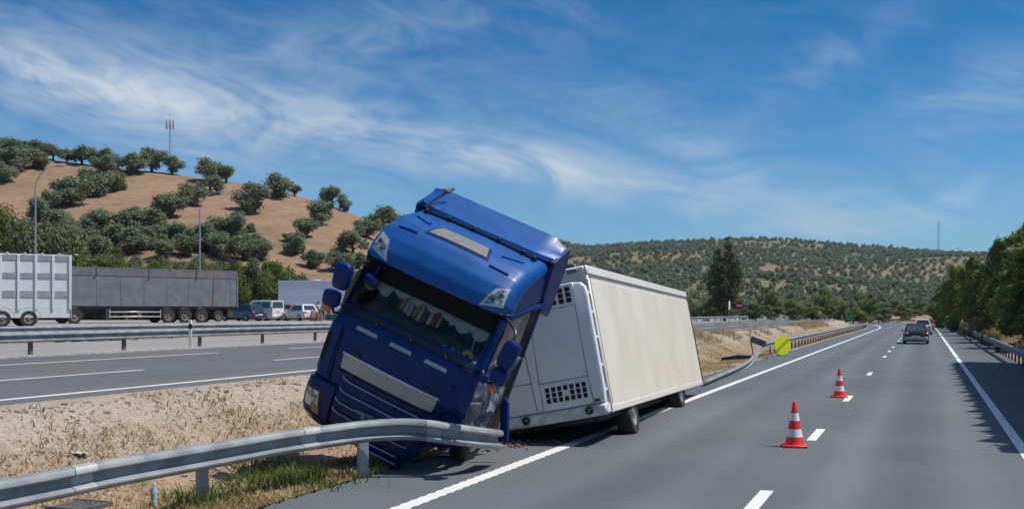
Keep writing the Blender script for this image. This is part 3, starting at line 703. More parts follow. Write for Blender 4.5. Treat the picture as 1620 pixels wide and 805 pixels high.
# bumper with head lamps
mb = MB(); cab_patch(mb, [(-1.23, -.0), (-.74, .0), (-.74, .72), (-1.245, .72)], .05, 14, 10, .06); bu = mb.build('bumper', M['blue'], cab)
mb = MB(); cab_patch(mb, [(.74, .05), (1.22, .05), (1.23, .74), (.74, .74)], .05, 14, 12, .06); bu2 = mb.build('bumper', M['blue'], cab); cat(bu2, label='crumpled bumper corner pushed in by the guardrail')
mb = MB(); cab_patch(mb, [(-1.20, .24), (-.86, .20), (-.95, .60), (-1.235, .58)], .056, 8, 5, .02); mb.build('headlamp_surround', M['black'], cab)
mb = MB(); cab_patch(mb, [(-1.15, .28), (-.90, .245), (-.98, .55), (-1.20, .54)], .066, 8, 5, .02); hl = mb.build('headlight', M['lens'], cab)
mb = MB(); cab_patch(mb, [(-1.02, .215), (-.885, .205), (-.90, .245), (-1.04, .27)], .068, 4, 2, .02); mb.build('indicator', M['amber'], hl)
mb = MB(); cab_patch(mb, [(-1.14, .07), (-.84, .06), (-.84, .155), (-1.16, .17)], .058, 6, 2, .02); mb.build('fog_lamp', M['lens_dark'], cab)
mb = MB(); cab_patch(mb, [(-1.05, -.03), (.5, -.03), (.5, .005), (-1.1, .005)], .056, 14, 1, .06); mb.build('lower_lip', M['blue_dark'], cab)
# forehead lamps
for sx in (-1, 1):
    cor = [(sx * .80, 2.70), (sx * 1.13, 2.80), (sx * 1.10, 3.08), (sx * .92, 3.00)]
    mb = MB(); cab_patch(mb, cor, .014, 6, 6, .03); fo = mb.build('roof_lamp', M['silver'], cab)
    c = Vector((sum(p[0] for p in cor) / 4, sum(p[1] for p in cor) / 4)); inner = [tuple(c + (Vector(p) - c) * .76) for p in cor]
    mb = MB(); cab_patch(mb, inner, .022, 6, 6, .03); mb.build('lens', M['lens'], fo)
    for k in (-.035, .05):
        mb = MB(); p = cabS(c.x + sx * k, t_of_z(c.y + k), .020); mb.lathe([(.0, .0), (.036, .0), (.030, .018), (.0, .024)], 12, Matrix.Translation(p) @ Matrix.Rotation(R_(62), 4, 'X')); mb.build('bulb', M['lens_dark'], fo)
# roof hatch, ridges, deflector
def roof_pt(x, y, off=0.):
    t = float(np.interp(y, PRA[14:, 0], np.arange(14, len(PROF)))); return cabS(x, t, off)
def roof_patch(mb, cor, off, nx=8, ny=4, depth=.03):
    fr = []
    for j in range(ny + 1):
        v = j / ny; fr.append([roof_pt((cor[0][0] * (1 - i / nx) + cor[1][0] * i / nx) * (1 - v) + (cor[3][0] * (1 - i / nx) + cor[2][0] * i / nx) * v, (cor[0][1] * (1 - i / nx) + cor[1][1] * i / nx) * (1 - v) + (cor[3][1] * (1 - i / nx) + cor[2][1] * i / nx) * v, off) for i in range(nx + 1)])
    mb.loft(fr, False, False)
    ring = [(0, i) for i in range(nx)] + [(j, nx) for j in range(ny)] + [(ny, i) for i in range(nx, 0, -1)] + [(j, 0) for j in range(ny, 0, -1)]
    mb.loft([[fr[j][i] for j, i in ring], [fr[j][i] + Vector((0, .3 * depth, -depth)) for j, i in ring]], True, False)
mb = MB(); roof_patch(mb, [(-.50, .92), (.50, .92), (.40, 1.18), (-.40, 1.18)], .022, 10, 4, .05); hatch = mb.build('roof_hatch', M['mesh_grey'], cab)
mb = MB(); roof_patch(mb, [(-.56, .88), (.56, .88), (.44, 1.22), (-.44, 1.22)], .008, 10, 4, .03); mb.build('hatch_frame', M['blue'], hatch)
for sx in (-1, 1):
    mb = MB(); roof_patch(mb, [(sx * .62, .80), (sx * .95, .80), (sx * .88, .93), (sx * .64, .90)], .03, 6, 3, .04); mb.build('roof_scoop', M['blue_sunlit'], cab)
    mb = MB(); roof_patch(mb, [(sx * .64, 1.15), (sx * .95, 1.30), (sx * .92, 1.36), (sx * .62, 1.20)], .02, 6, 2, .04); mb.build('roof_rib', M['blue_sunlit'], cab)
mb = MB(); mb.tube([roof_pt(x, 1.60 + .04 * x * x, .02) for x in np.linspace(-1.0, 1.02, 14)], .022, 6); mb.build('deflector_gap', M['void'], cab)
for x in (-.95, -.55, -.1, .35, .78, .98):
    mb = MB(); mb.box(roof_pt(x, 1.60, .045), (.06, .05, .06), b=.012); mb.build('clip', M['black'], cab)
mb = MB(); rows = []
for x in np.linspace(-1.24, 1.24, 25):
    e = smooth01((abs(x) - .92) / .3); zt = 3.62 - .10 * e + (.06 if x < -.95 else 0); w_ = abs(x) / 1.24
    prof = [(1.66 + .05 * w_ + .20 * e, 3.36 - .04 * e), (1.69 + .05 * w_ + .20 * e, 3.42 - .03 * e), (1.77 + .05 * w_ + .18 * e, 3.445 - .02 * e), (1.95 + .14 * e, 3.475 - .01 * e), (2.14 + .08 * e, zt - .08), (2.32, zt + .01), (2.34, zt - .03), (2.30, 3.28 - .1 * e), (1.85 + .3 * e, 3.27)]
    rows.append([Vector((x, a, b)) for a, b in prof])
mb.loft(rows, True, True); mb.build('roof_deflector', M['blue_sunlit'], cab, sharp=32)
for sx in (-1, 1):
    mb = MB(); poly = [(1.80, 3.36), (2.34, 3.54), (2.48, 3.2), (2.46, 2.42), (2.38, 2.36), (1.98, 2.50), (1.86, 2.9)]
    mb.prism(poly, lambda a, b: Vector((sx * 1.20, a, b)), lambda a, b: Vector((sx * 1.255, a + .02, b))); mb.build('side_deflector', M['blue'], cab)
    mb = MB(); mb.box((sx * 1.235, 1.95, 1.78), (.03, .085, 1.5), Matrix.Rotation(-.05, 3, 'X'), b=.012); mb.build('side_blade', M['blue'], cab)
mb = MB(); mb.tube([(-1.0, 1.62, 3.40), (-.97, 1.85, 3.53), (-.90, 2.03, 3.66)], .016, 6); mb.build('aerial_stay', M['black'], cab)
mb = MB(); mb.tube([(-.88, 2.02, 3.66), (-.84, 2.10, 3.75)], [.032, .024], 8); mb.box((-.92, 2.0, 3.67), (.05, .05, .08), b=.012); mb.build('horn', M['rim_dirty'], cab)
# mirrors
def mirror(c, d, rot, stem, lamp=None):
    mb = MB(); Mr = Euler(rot).to_matrix()
    rg = []
    for k, sc in ((-.5, .62), (-.42, .86), (-.25, .98), (.1, 1.), (.38, .93), (.5, .80)):
        rg.append([Vector(c) + Mr @ Vector((math.copysign(abs(math.cos(a)) ** .5, math.cos(a)) * d[0] / 2 * sc, k * d[1], math.copysign(abs(math.sin(a)) ** .5, math.sin(a)) * d[2] / 2 * sc)) for a in np.linspace(0, 2 * math.pi, 21)[:-1]])
    mb.loft(rg, True, True); o = mb.build('mirror', M['blue'], cab)
    mb = MB(); mb.tube(spline(stem, 4), .022, 6); mb.build('arm', M['black'], o)
mirror((-1.18, -.02, 2.36), (.27, .17, .42), (0, -.05, 0), [(-1.12, .02, 2.55), (-1.08, .14, 2.60), (-1.04, .36, 2.60)])
mirror((-1.27, .02, 1.96), (.27, .17, .26), (0, -.1, 0), [(-1.24, .05, 1.86), (-1.18, .06, 1.75), (-1.12, .24, 1.80)])
mirror((1.57, .15, 2.30), (.25, .17, .44), (0, .12, 0), [(1.56, .18, 2.50), (1.50, .28, 2.62), (1.25, .5, 2.66)])
mirror((1.55, .12, 1.955), (.25, .17, .24), (0, .1, 0), [(1.50, .16, 1.85), (1.40, .18, 1.78), (1.22, .3, 1.86)])
mirror((1.345, .12, 1.83), (.12, .12, .13), (0, .2, 0), [(1.33, .16, 1.80), (1.28, .2, 1.78), (1.2, .3, 1.80)])
mb = MB(); mb.lathe([(.0, -.03), (.07, -.03), (.075, 0), (.06, .02), (0, .03)], 14, Matrix.Translation((-1.31, .02, 1.79)) @ Matrix.Rotation(R_(90), 4, 'X')); mb.build('marker_lamp', M['amber'], cab)
mb = MB(); mb.box((1.50, .14, 1.745), (.11, .08, .10), Matrix.Rotation(.5, 3, 'Y'), b=.025); mb.build('indicator', M['amber'], cab)
# crushed side under the door: torn sheet metal
def crumple(name, cs, nx, ny, amp, mat, seed):
    mb = MB(); rows = []
    for j in range(ny + 1):
        r = []
        for i in range(nx + 1):
            u, v = i / nx, j / ny
            p = (Vector(cs[0]) * (1 - u) + Vector(cs[1]) * u) * (1 - v) + (Vector(cs[3]) * (1 - u) + Vector(cs[2]) * u) * v
            q = p * 3.2 + Vector((seed, seed * 2, 0))
            p += Vector((mnoise.noise(q), mnoise.noise(q + Vector((7, 3, 1))), mnoise.noise(q * 1.7 + Vector((2, 9, 4))))) * amp
            r.append(p)
        rows.append(r)
    mb.loft(rows, False, False); o = mb.build(name, mat, cab, sharp=20); md = o.modifiers.new('thickness', 'SOLIDIFY'); md.thickness = .008; return o
crumple('crumpled_door', [(1.06, .25, .72), (1.30, 1.45, .75), (1.24, 1.75, 1.75), (1.20, .28, 1.85)], 14, 14, .17, M['crumple'], 1.0)
crumple('torn_sheet', [(.98, .22, .55), (1.24, .8, .55), (1.30, .75, 1.25), (1.16, .22, 1.30)], 10, 12, .18, M['crumple'], 5.0)
crumple('torn_sheet', [(.82, .12, .55), (1.14, .22, .50), (1.16, .20, 1.05), (.92, .05, 1.1)], 10, 10, .13, M['blue'], 9.0)
mb = MB(); mb.box((1.14, 1.25, 2.15), (.05, 1.1, .80), b=.01); mb.build('door_lining', M['cab_in2'], cab)
mb = MB(); mb.tube([(1.19, .26, 1.86), (1.22, .40, 2.25), (1.19, .56, 2.58)], [.05, .05, .06], 8); mb.tube([(1.2, .58, 2.58), (1.22, 1.3, 2.62), (1.23, 2.1, 2.62)], .045, 8); mb.build('door_frame', M['blue'], cab)
# chassis and front wheels
mb = MB()
for x in (-.42, .42): mb.box((x, 1.7, .35), (.09, 2.6, .26))
mb.box((0, 1.25, .30), (2.0, .14, .14)); mb.box((0, .55, .45), (1.5, .6, .5)); mb.build('chassis', M['chassis'], cab)
def wheel(parent, c, r, w, axis='X', rim=M['rim'], tyre_name='wheel', hub=.6):
    Mx = Matrix.Translation(c) @ (Matrix.Rotation(R_(90), 4, 'Y') if axis == 'X' else Matrix.Rotation(R_(90), 4, 'X'))
    mb = MB(); mb.lathe([(r * hub, -w / 2), (r * .93, -w / 2), (r, -w * .36), (r, w * .36), (r * .93, w / 2), (r * hub, w / 2), (r * hub, -w / 2)], 28, Mx, cap=False)
    o = mb.build(tyre_name, M['rubber'], parent)
    mb = MB()
    for sg in (-1, 1): mb.lathe([(r * hub * 1.02, sg * w * .47), (r * hub * .9, sg * w * .40), (r * hub * .55, sg * w * .22), (r * .26, sg * w * .24), (r * .22, sg * w * .50), (0, sg * w * .52)], 20, Mx, cap=False)
    mb.build('rim', rim, o)
    for sg in (-1, 1):
        q = MB()
        for k in range(8):
            a = k * math.pi / 4; q.box(Mx @ Vector((r * .44 * math.cos(a), r * .44 * math.sin(a), sg * w * .235)), (r * .11,) * 3, b=r * .03)
        q.build('rim_holes', M['void'], o)
    return o
wheel(cab, Vector((-1.02, 1.35, .22)), .5, .30); wheel(cab, Vector((1.0, 1.45, .42)), .5, .30)

# ------------------------------------------------------------------ white box trailer
def rodr(w):
    w = Vector(w); return Matrix.Rotation(w.length, 3, w.normalized())
R3 = rodr((-.017787, -.19201599, .06204541)); H_T, L_T = 2.65, 11.70
TRM = Matrix.Translation((-6.33394768, 17.69333113, .34661528)) @ R3.to_4x4()
tr = empty('box_trailer', mat=TRM, label='white refrigerated box trailer leaning off the road behind the blue cab', category='trailer')
mb = MB(); mb.box((0, L_T / 2, H_T / 2), (2.46, L_T - .02, H_T - .04), b=.01); mb.build('body', M['white_box'], tr)
mb = MB(); mb.box((1.237, L_T / 2 + .02, H_T / 2 - .12), (.012, L_T - .16, H_T - .30), b=.003); mb.build('side_skin', M['beige_side'], tr)
mb = MB(); mb.box((1.225, L_T / 2, H_T - .08), (.06, L_T, .17), b=.02); mb.box((-1.225, L_T / 2, H_T - .08), (.06, L_T, .17), b=.02); mb.box((0, .01, H_T - .06), (2.4, .05, .13), b=.02); mb.build('top_rail', M['white_box'], tr)
mb = MB(); mb.box((1.222, L_T / 2, .06), (.06, L_T, .13), b=.015); mb.box((-1.222, L_T / 2, .06), (.06, L_T, .13), b=.015); mb.build('bottom_rail', M['white_box'], tr)
for sx in (-1, 1): mb = MB(); mb.box((sx * 1.215, .03, H_T / 2 - .1), (.09, .10, H_T - .25), b=.02); mb.build('corner_post', M['white_box'], tr)
for sx in (-1, 1): mb = MB(); mb.box((sx * 1.23, L_T - .02, H_T / 2), (.07, .09, H_T - .02), b=.015); mb.build('rear_frame', M['chassis'], tr)
mb = MB(); mb.tube([(1.249, .10, .15), (1.249, .10, 2.45)], .012, 6); mb.tube([(1.248, .12, H_T - .185), (1.248, L_T - .1, H_T - .185)], .008, 6); mb.build('panel_seam', M['chassis'], tr)
# cooling unit on the front
un = MB()
un_poly = [(-1.24, .20), (1.24, .20), (1.26, .45), (1.26, 2.10), (1.24, 2.26), (1.17, 2.34), (1.0, 2.37), (-1.0, 2.37), (-1.20, 2.32), (-1.26, 2.15), (-1.26, .45)]
def unf(y, sc): return lambda a, b: Vector((a * sc, y, 1.28 + (b - 1.28) * sc))
un.loft([[unf(-.235, 1.0)(*p) for p in un_poly], [unf(-.27, 1.0)(*p) for p in un_poly], [unf(-.31, .985)(*p) for p in un_poly], [unf(-.325, .955)(*p) for p in un_poly]], True, True)
unit = un.build('cooling_unit', M['unit'], tr, sharp=30)
for z in (.42, .85, 1.35, 1.8, 2.15): mb = MB(); mb.box((1.20, -.12, z), (.08, .24, .05), b=.012); mb.build('bracket', M['unit'], tr)
mb = MB(); mb.box((1.12, -.12, 1.26), (.10, .24, 2.05)); mb.build('gap_shade_box', M['void'], tr)  # dark filler box standing in for the shade behind the cooling unit
def vent(x0, x1, z0, z1, nc, nr, skip=(), gx=.35, gz=.16):
    mb = MB(); cw = (x1 - x0) / nc; ch = (z1 - z0) / nr
    mb2 = MB(); mb2.box(((x0 + x1) / 2, -.324, (z0 + z1) / 2), (x1 - x0 + .10, .02, z1 - z0 + .10), b=.008); fr = mb2.build('vent', M['unit'], tr)
    for i in range(nc):
        for j in range(nr):
            if (i, j) in skip: continue
            mb.box((x0 + cw * (i + .5), -.334, z0 + ch * (j + .5)), (cw * (1 - gx), .012, ch * (1 - gz)), b=.003)
    mb.build('vent_openings', M['void'], fr)
vent(-.28, .98, 2.02, 2.31, 9, 3, {(2, 1), (4, 2), (6, 1)})
vent(.17, .96, .33, .62, 7, 3, {(3, 1)})
vent(-1.0, -.52, .35, .62, 4, 3)
mb = MB()
def seam(pts): mb.tube([Vector((a, -.326, b)) for a, b in pts], .007, 5)
seam([(.10, .22), (.10, .70), (1.0, .70), (1.0, 1.97), (.14, 1.97), (.10, .70)]); seam([(1.0, 1.97), (1.0, 2.35)]); seam([(1.0, .70), (1.03, .22)]); seam([(-.02, .22), (-.10, 1.97)]); seam([(-.02, .74), (-.55, .74)]); seam([(-.55, .22), (-.6, 2.3)]); seam([(-1.2, 1.97), (.14, 1.97)])
mb.build('panel_seam', M['chassis'], unit)
mb = MB(); mb.box((0, -.17, .09), (2.48, .34, .21), b=.04); mb.box((0, -.10, .03), (2.40, .18, .10), b=.02); mb.build('skirt', M['unit_skirt'], tr)
for x in (.92, -.25, -.95):
    mb = MB(); mb.lathe([(.0, .0), (.075, .0), (.075, .02), (.055, .03), (.05, .012), (0, .012)], 18, Matrix.Translation((x, -.34, .105)) @ Matrix.Rotation(R_(90), 4, 'X')); mb.build('round_lamp', M['black'], tr)
    mb = MB(); mb.lathe([(.0, .0), (.048, .0), (.03, .022), (0, .03)], 14, Matrix.Translation((x, -.353, .105)) @ Matrix.Rotation(R_(90), 4, 'X')); mb.build('lens', M['lens_dark'], tr.children[-1])
for sx in (-1, 1): mb = MB(); mb.box((sx * .98, -.015, 2.585), (.20, .05, .075), b=.012); mb.build('marker_lamp', M['mesh_grey'], tr)
mb = MB(); mb.box((.80, .55, H_T + .05), (.35, .35, .14), b=.03); mb.build('roof_vent', M['black'], tr)
mb = MB(); mb.box((1.10, -.33, .26), (.10, .02, .05), b=.005); mb.build('door_catch', M['chassis'], tr)
mb = MB(); mb.box((0, L_T / 2 + .4, -.10), (1.5, L_T - 1.4, .16)); mb.box((0, .9, -.06), (2.1, 1.4, .10)); mb.build('chassis', M['chassis'], tr)
for y in (1.95, 7.6): mb = MB(); mb.tube([(-1.0, y, -.10), (1.2, y, -.10)], .07, 8); mb.build('axle', M['chassis'], tr)
for x, y, z in ((1.06, 1.95, -.125), (1.06, 7.9, -.035)):
    wheel(tr, Vector((x, y, z)), .43, .29, hub=.60); wheel(tr, Vector((-1.0, y, z + .05)), .43, .29, hub=.60)

# ------------------------------------------------------------------ debris around the crash
mb = MB(); p0 = W(797, 664, 16.3); mb.prism([(-.05, -.32), (.06, -.34), (.07, .25), (.02, .36), (-.06, .2)], lambda a, b: p0 + Vector((a, -.02, b)), lambda a, b: p0 + Vector((a + .02, .02, b)))
mb.build('blue_fragment', M['blue'], label='upright blue body fragment leaning at the end of the buckled guardrail', category='debris')
mb = MB(); p0 = G(700, 706, .0) + Vector((0, .1, .12)); mb.prism([(-.06, -.14), (.05, -.15), (.04, .16), (-.03, .12)], lambda a, b: p0 + Vector((a, -.02, b)), lambda a, b: p0 + Vector((a + .02, .02, b)))
mb.build('blue_fragment', M['blue'], label='small blue plastic fragment under the middle of the buckled guardrail', category='debris')
mb = MB(); p0 = G(715, 720, .03); mb.prism([(-.28, -.05), (.1, -.12), (.30, .02), (.1, .10), (-.15, .06)], lambda a, b: p0 + Vector((a, b, -.02)), lambda a, b: p0 + Vector((a * .95, b * .95, .015 + .03 * a)))
mb.build('black_fragment', M['black'], label='flat black plastic fragment lying on the shoulder below the cab', category='debris')
mb = MB(); c = CAB @ cabS(-.12, t_of_z(.60), .12); mb.box(c, (.34, .02, .035), CAB.to_3x3() @ Matrix.Rotation(-.1, 3, 'Y'), b=.006); mb.box(c + Vector((-.02, 0, -.03)), (.06, .05, .10), b=.01)
mb.build('torn_bracket', M['galv'], label='loose silver bracket caught against the blue grille above the guardrail', category='debris')
rnd = random.Random(12); mb = MB()
def clod(mb, p, s, rnd):
    vs = []; n1_, n2_ = 5, 3
    for j in range(n2_ + 1):
        for i in range(n1_):
            a, b = 2 * math.pi * i / n1_, math.pi * j / n2_; k = s * (.7 + .6 * rnd.random())
            vs.append((p[0] + k * math.sin(b) * math.cos(a), p[1] + k * math.sin(b) * math.sin(a), p[2] + k * .7 * math.cos(b)))
    fs = [(j * n1_ + i, j * n1_ + (i + 1) % n1_, (j + 1) * n1_ + (i + 1) % n1_, (j + 1) * n1_ + i) for j in range(n2_) for i in range(n1_)]
    mb.add(vs, fs)
for _ in range(260):
    px_ = rnd.gauss(790, 40); py_ = 700 + abs(rnd.gauss(0, 5)) - (px_ - 790) * .05
    p = G(px_, py_, 0); clod(mb, (p.x, p.y, .01), .012 + .05 * rnd.random() ** 3, rnd)
M['clod'] = pmat('loose earth', (.26, .17, .10), .95, col2=(.16, .11, .07), nscale=6)
mb.build('loose_earth', M['clod'], sharp=0, kind='stuff', label='loose brown earth scattered on the shoulder under the trailer nose', category='earth')
rnd = random.Random(77); mb = MB()
for _ in range(11000):
    s_ = rnd.uniform(6, 60); t_ = -12.0 + 3.9 * rnd.random() ** 1.6
    z_ = ground_z(t_, s_); clod(mb, (t_, s_, z_), .010 + .05 * rnd.random() ** 4, rnd)
M['pebble'] = pmat('pale stones', (.44, .395, .33), .9, col2=(.27, .22, .175), nscale=1.5)
mb.build('gravel', M['pebble'], sharp=0, kind='stuff', label='pale loose stones on the slope of the median', category='gravel')
# bent post, slab, bottle, drain grate and litter
mb = MB(); p0 = W(1190, 568, 49.5); mb.box(p0 + Vector((0, 0, .50)), (.05, .10, 1.0), Matrix.Rotation(-.18, 3, 'Y'), b=.01); mb.box(p0 + Vector((.28, 0, .84)), (.75, .05, .30), Matrix.Rotation(.35, 3, 'Y'), b=.01)
mb.build('bent_post', M['galv_dark'], label='dark bent guardrail post with a twisted plate at the torn rail end', category='post')
mb = MB(); p0 = W(1165, 557, 52); zz = ground_z(p0.x, p0.y); p0.z = zz + .12; mb.prism([(-.75, -.14), (.75, -.02), (.72, .10), (.1, .12), (-.72, -.02)], lambda a, b: p0 + Vector((a, -.15, b)), lambda a, b: p0 + Vector((a, .15, b + .03)))
mb.build('black_slab', M['black'], label='dark slab of wreckage lying in the median beside the torn rail', category='debris')
p0 = G(244, 790, -.05); p0.z = ground_z(p0.x, p0.y)
b0 = empty('bottle', p0, label='pale blue plastic bottle standing in the median behind the near guardrail', category='bottle')
mb = MB(); mb.lathe([(0, 0), (.04, 0), (.042, .05), (.036, .09), (.042, .13), (.04, .19), (.014, .25), (.014, .27), (0, .27)], 14); mb.build('body', M['plastic_blue'], b0)
mb = MB(); mb.lathe([(0, .268), (.017, .268), (.017, .295), (0, .297)], 10); mb.build('cap', M['sign_white'], b0)
p0 = G(110, 802, -.05); p0.z = ground_z(p0.x, p0.y) + .03
dg = empty('drain_grate', p0, label='rusty drain grate in the bottom left of the median', category='grate')
mb = MB()
for sx in (-1, 1): mb.box((sx * .40, 0, 0), (.05, .55, .05)); mb.box((0, sx * .26, .001), (.75, .05, .05))
mb.build('frame', M['galv_dark'], dg)
for i in range(9):
    mb = MB(); mb.box((-.34 + .085 * i, 0, .004), (.03, .46, .035), b=.005); mb.build('bar', M['galv_dark'], dg)
for px_, py_, s_, lb in ((124, 722, .16, 'crumpled white paper litter on the dry median earth'), (137, 798, .15, 'white rag lying beside the drain grate'), (322, 724, .10, 'scrap of pale litter just behind the near guardrail')):
    p = W(px_, py_, hill_hit(px_, py_, 8, 30, .05)); p.z = ground_z(p.x, p.y) + .03; mb = MB(); rows = []
    for j in range(6):
        rows.append([p + Vector(((i / 6 - .5) * s_ * 1.6, (j / 5 - .5) * s_, mnoise.noise(Vector((i * .9 + px_, j * .9, 0))) * s_ * .35)) for i in range(7)])
    mb.loft(rows, False, False); o = mb.build('litter', M['litter'], sharp=15, label=lb, category='litter'); md = o.modifiers.new('t', 'SOLIDIFY'); md.thickness = .004

# ------------------------------------------------------------------ cones and signs
def cone(p, lab, h=.78):
    r = empty('traffic_cone', p, rotz=.2, label=lab, category='traffic cone', group='traffic cones on the lane line')
    mb = MB(); k = h / .75
    mb.box((0, 0, .02 * k), (.40 * k, .40 * k, .04 * k), b=.012); mb.lathe([(.165 * k, .04 * k), (.150 * k, .075 * k), (.132 * k, .17 * k)], 24); mb.build('base', M['orange'], r)
    pr = lambda z: (.132 - (z - .17) / .58 * .103) * k
    for a, b, m_, n_ in ((.17, .30, 'cone_white', 'white_band'), (.30, .44, 'orange', 'orange_band'), (.44, .565, 'cone_white', 'white_band'), (.565, .75, 'orange', 'top')):
        mb = MB(); rr = [(pr(a), a * k), (pr(b), b * k)]
        if n_ == 'top': rr += [(pr(b) * .8, b * k + .008), (0, b * k + .008)]
        mb.lathe(rr, 24, cap=False); mb.build(n_, M[m_], r)
cone(G(1257, 706, 0), 'nearer red and white traffic cone standing by the lane dashes')
cone(G(1328, 628, 0), 'farther red and white traffic cone standing just left of a lane dash')
p0 = W(1238, 546, 55.5)
sg = empty('round_sign', (p0.x, p0.y, 0), rotz=YAW + .36, label='fluorescent yellow disc with a darker diagonal stripe by the median guardrail', category='sign')
rr = .51; zc = p0.z
mb = MB(); mb.lathe([(0, -.012), (rr, -.012), (rr, .012), (0, .012)], 40, Matrix.Translation((0, 0, zc)) @ Matrix.Rotation(R_(90), 4, 'X')); disc = mb.build('disc', M['fluo'], sg)
mb = MB(); c_, s__ = math.cos(R_(40)), math.sin(R_(40)); w_ = .085
poly = [(-math.sqrt(rr * rr - w_ * w_) + .02, -w_), (math.sqrt(rr * rr - w_ * w_) - .02, -w_), (math.sqrt(rr * rr - w_ * w_) - .02, w_), (-math.sqrt(rr * rr - w_ * w_) + .02, w_)]
mb.prism(poly, lambda a, b: Vector((a * c_ - b * s__, -.0125, zc + a * s__ + b * c_)), lambda a, b: Vector((a * c_ - b * s__, -.0165, zc + a * s__ + b * c_))); mb.build('stripe', M['fluo_dark'], disc)
mb = MB(); mb.box((0, .05, zc / 2), (.05, .03, zc), b=.006); mb.box((0, .05, .02), (.5, .3, .04), b=.01); mb.build('stand', M['galv_dark'], sg)
# no entry sign and the narrow sign beside it
p0 = W(1170, 483, 118); gz_ = ground_z(p0.x, p0.y)
ne = empty('no_entry_sign', (p0.x, p0.y, gz_), rotz=YAW - .2, label='round red no entry sign on a post beyond the far carriageway', category='sign'); zc = p0.z - gz_
mb = MB(); mb.lathe([(0, -.012), (.46, -.012), (.46, .012), (0, .012)], 32, Matrix.Translation((0, 0, zc)) @ Matrix.Rotation(R_(90), 4, 'X')); d_ = mb.build('disc', M['sign_red'], ne)
mb = MB(); mb.box((0, -.017, zc), (.62, .008, .14), b=.003); mb.build('white_bar', M['sign_white'], d_)
mb = MB(); mb.box((0, .04, zc / 2), (.08, .05, zc + .4), b=.01); mb.build('post', M['steel_pole'], ne)
p0 = W(1154, 483, 117); gz_ = ground_z(p0.x, p0.y); sg2 = empty('narrow_sign', (p0.x, p0.y, gz_), rotz=YAW + 1.1, label='edge-on pale sign on a post left of the no entry sign', category='sign'); zc = p0.z - gz_
mb = MB(); mb.box((0, 0, zc), (.60, .03, .95), b=.01); mb.build('plate', M['sign_white'], sg2); mb = MB(); mb.box((0, .04, zc / 2), (.07, .05, zc), b=.01); mb.build('post', M['steel_pole'], sg2)
def delineator(p, lab, h=1.0):
    d_ = empty('delineator_post', p, rotz=YAW, label=lab, category='marker post', group='slim roadside delineator posts')
    mb = MB(); mb.box((0, 0, h / 2), (.12, .05, h), b=.015); mb.build('post', M['sign_white'], d_); mb = MB(); mb.box((0, -.0, h * .78), (.124, .054, h * .16), b=.004); mb.build('black_band', M['black'], d_)
p = W(1239.5, 512, 103); delineator((p.x, p.y, ground_z(p.x, p.y)), 'slim white marker post on the far edge of the median beyond the trailer')
p = W(1300, 512, 90); delineator((p.x, p.y, ground_z(p.x, p.y)), 'dark topped marker post in the dry median grass above the guardrail', .8)
p = W(301, 540, 38); delineator((p.x, p.y, 1.0), 'slim marker post rising behind the long guardrail in front of the grey trailer', 1.05)
p0 = W(1345, 505, 150); gs = empty('green_sign', (p0.x, p0.y, ground_z(p0.x, p0.y)), rotz=YAW, label='small green board behind the distant guardrail near the bend', category='sign')
zc = p0.z - gs.location.z; mb = MB(); mb.box((0, 0, zc + .3), (1.1, .04, .75), b=.01); mb.build('board', M['sign_green'], gs); mb = MB(); mb.box((0, .05, zc / 2), (.08, .05, zc), b=.01); mb.build('post', M['steel_pole'], gs)

# ------------------------------------------------------------------ lamps and masts
def lamp(px, py_top, D, px_end, lab, zb=1.5):
    b = W(px, 493, D); b.z = zb if D < 110 else ground_z(b.x, b.y)
    top = W(px, py_top, D); e = W(px_end, py_top, D)
    r = empty('street_lamp', b, label=lab, category='street lamp', group='tall street lamps around the lorry park')
    H = top.z - b.z; dx_ = (e - top); dx_.z = 0
    mb = MB(); mb.lathe([(.2, 0), (.2, .3), (.095, .32), (.085, H * .5), (.065, H * .86)], 12); mb.build('pole', M['steel_pole'], r)
    pts = [Vector((0, 0, H * .85)), Vector((0, 0, H * .85)) + dx_ * .06 + Vector((0, 0, H * .05)), dx_ * .22 + Vector((0, 0, H * .945)), dx_ * .5 + Vector((0, 0, H * .985)), dx_ + Vector((0, 0, H))]
    mb = MB(); mb.tube(spline(pts, 4), .042, 8); a = mb.build('arm', M['steel_pole'], r)
    mb = MB(); mb.box(dx_ * 1.1 + Vector((0, 0, H + .02)), (.75, .24, .14), Matrix.Rotation(math.atan2(dx_.y, dx_.x), 3, 'Z') @ Matrix.Rotation(-.06, 3, 'Y'), b=.05); mb.build('lamp_head', M['galv'], r)
lamp(56, 263, 80, 92, 'street lamp with curved arm rising behind the slatted livestock trailer')
lamp(316, 304, 98, 346, 'street lamp with curved arm rising behind the grey tipper trailer')
lamp(868, 379, 150, 886, 'distant street lamp whose arm shows just right of the blue roof deflector', 1.2)
lamp(938, 389, 178, 954, 'distant street lamp whose arm shows above the white trailer roof', 1.2)
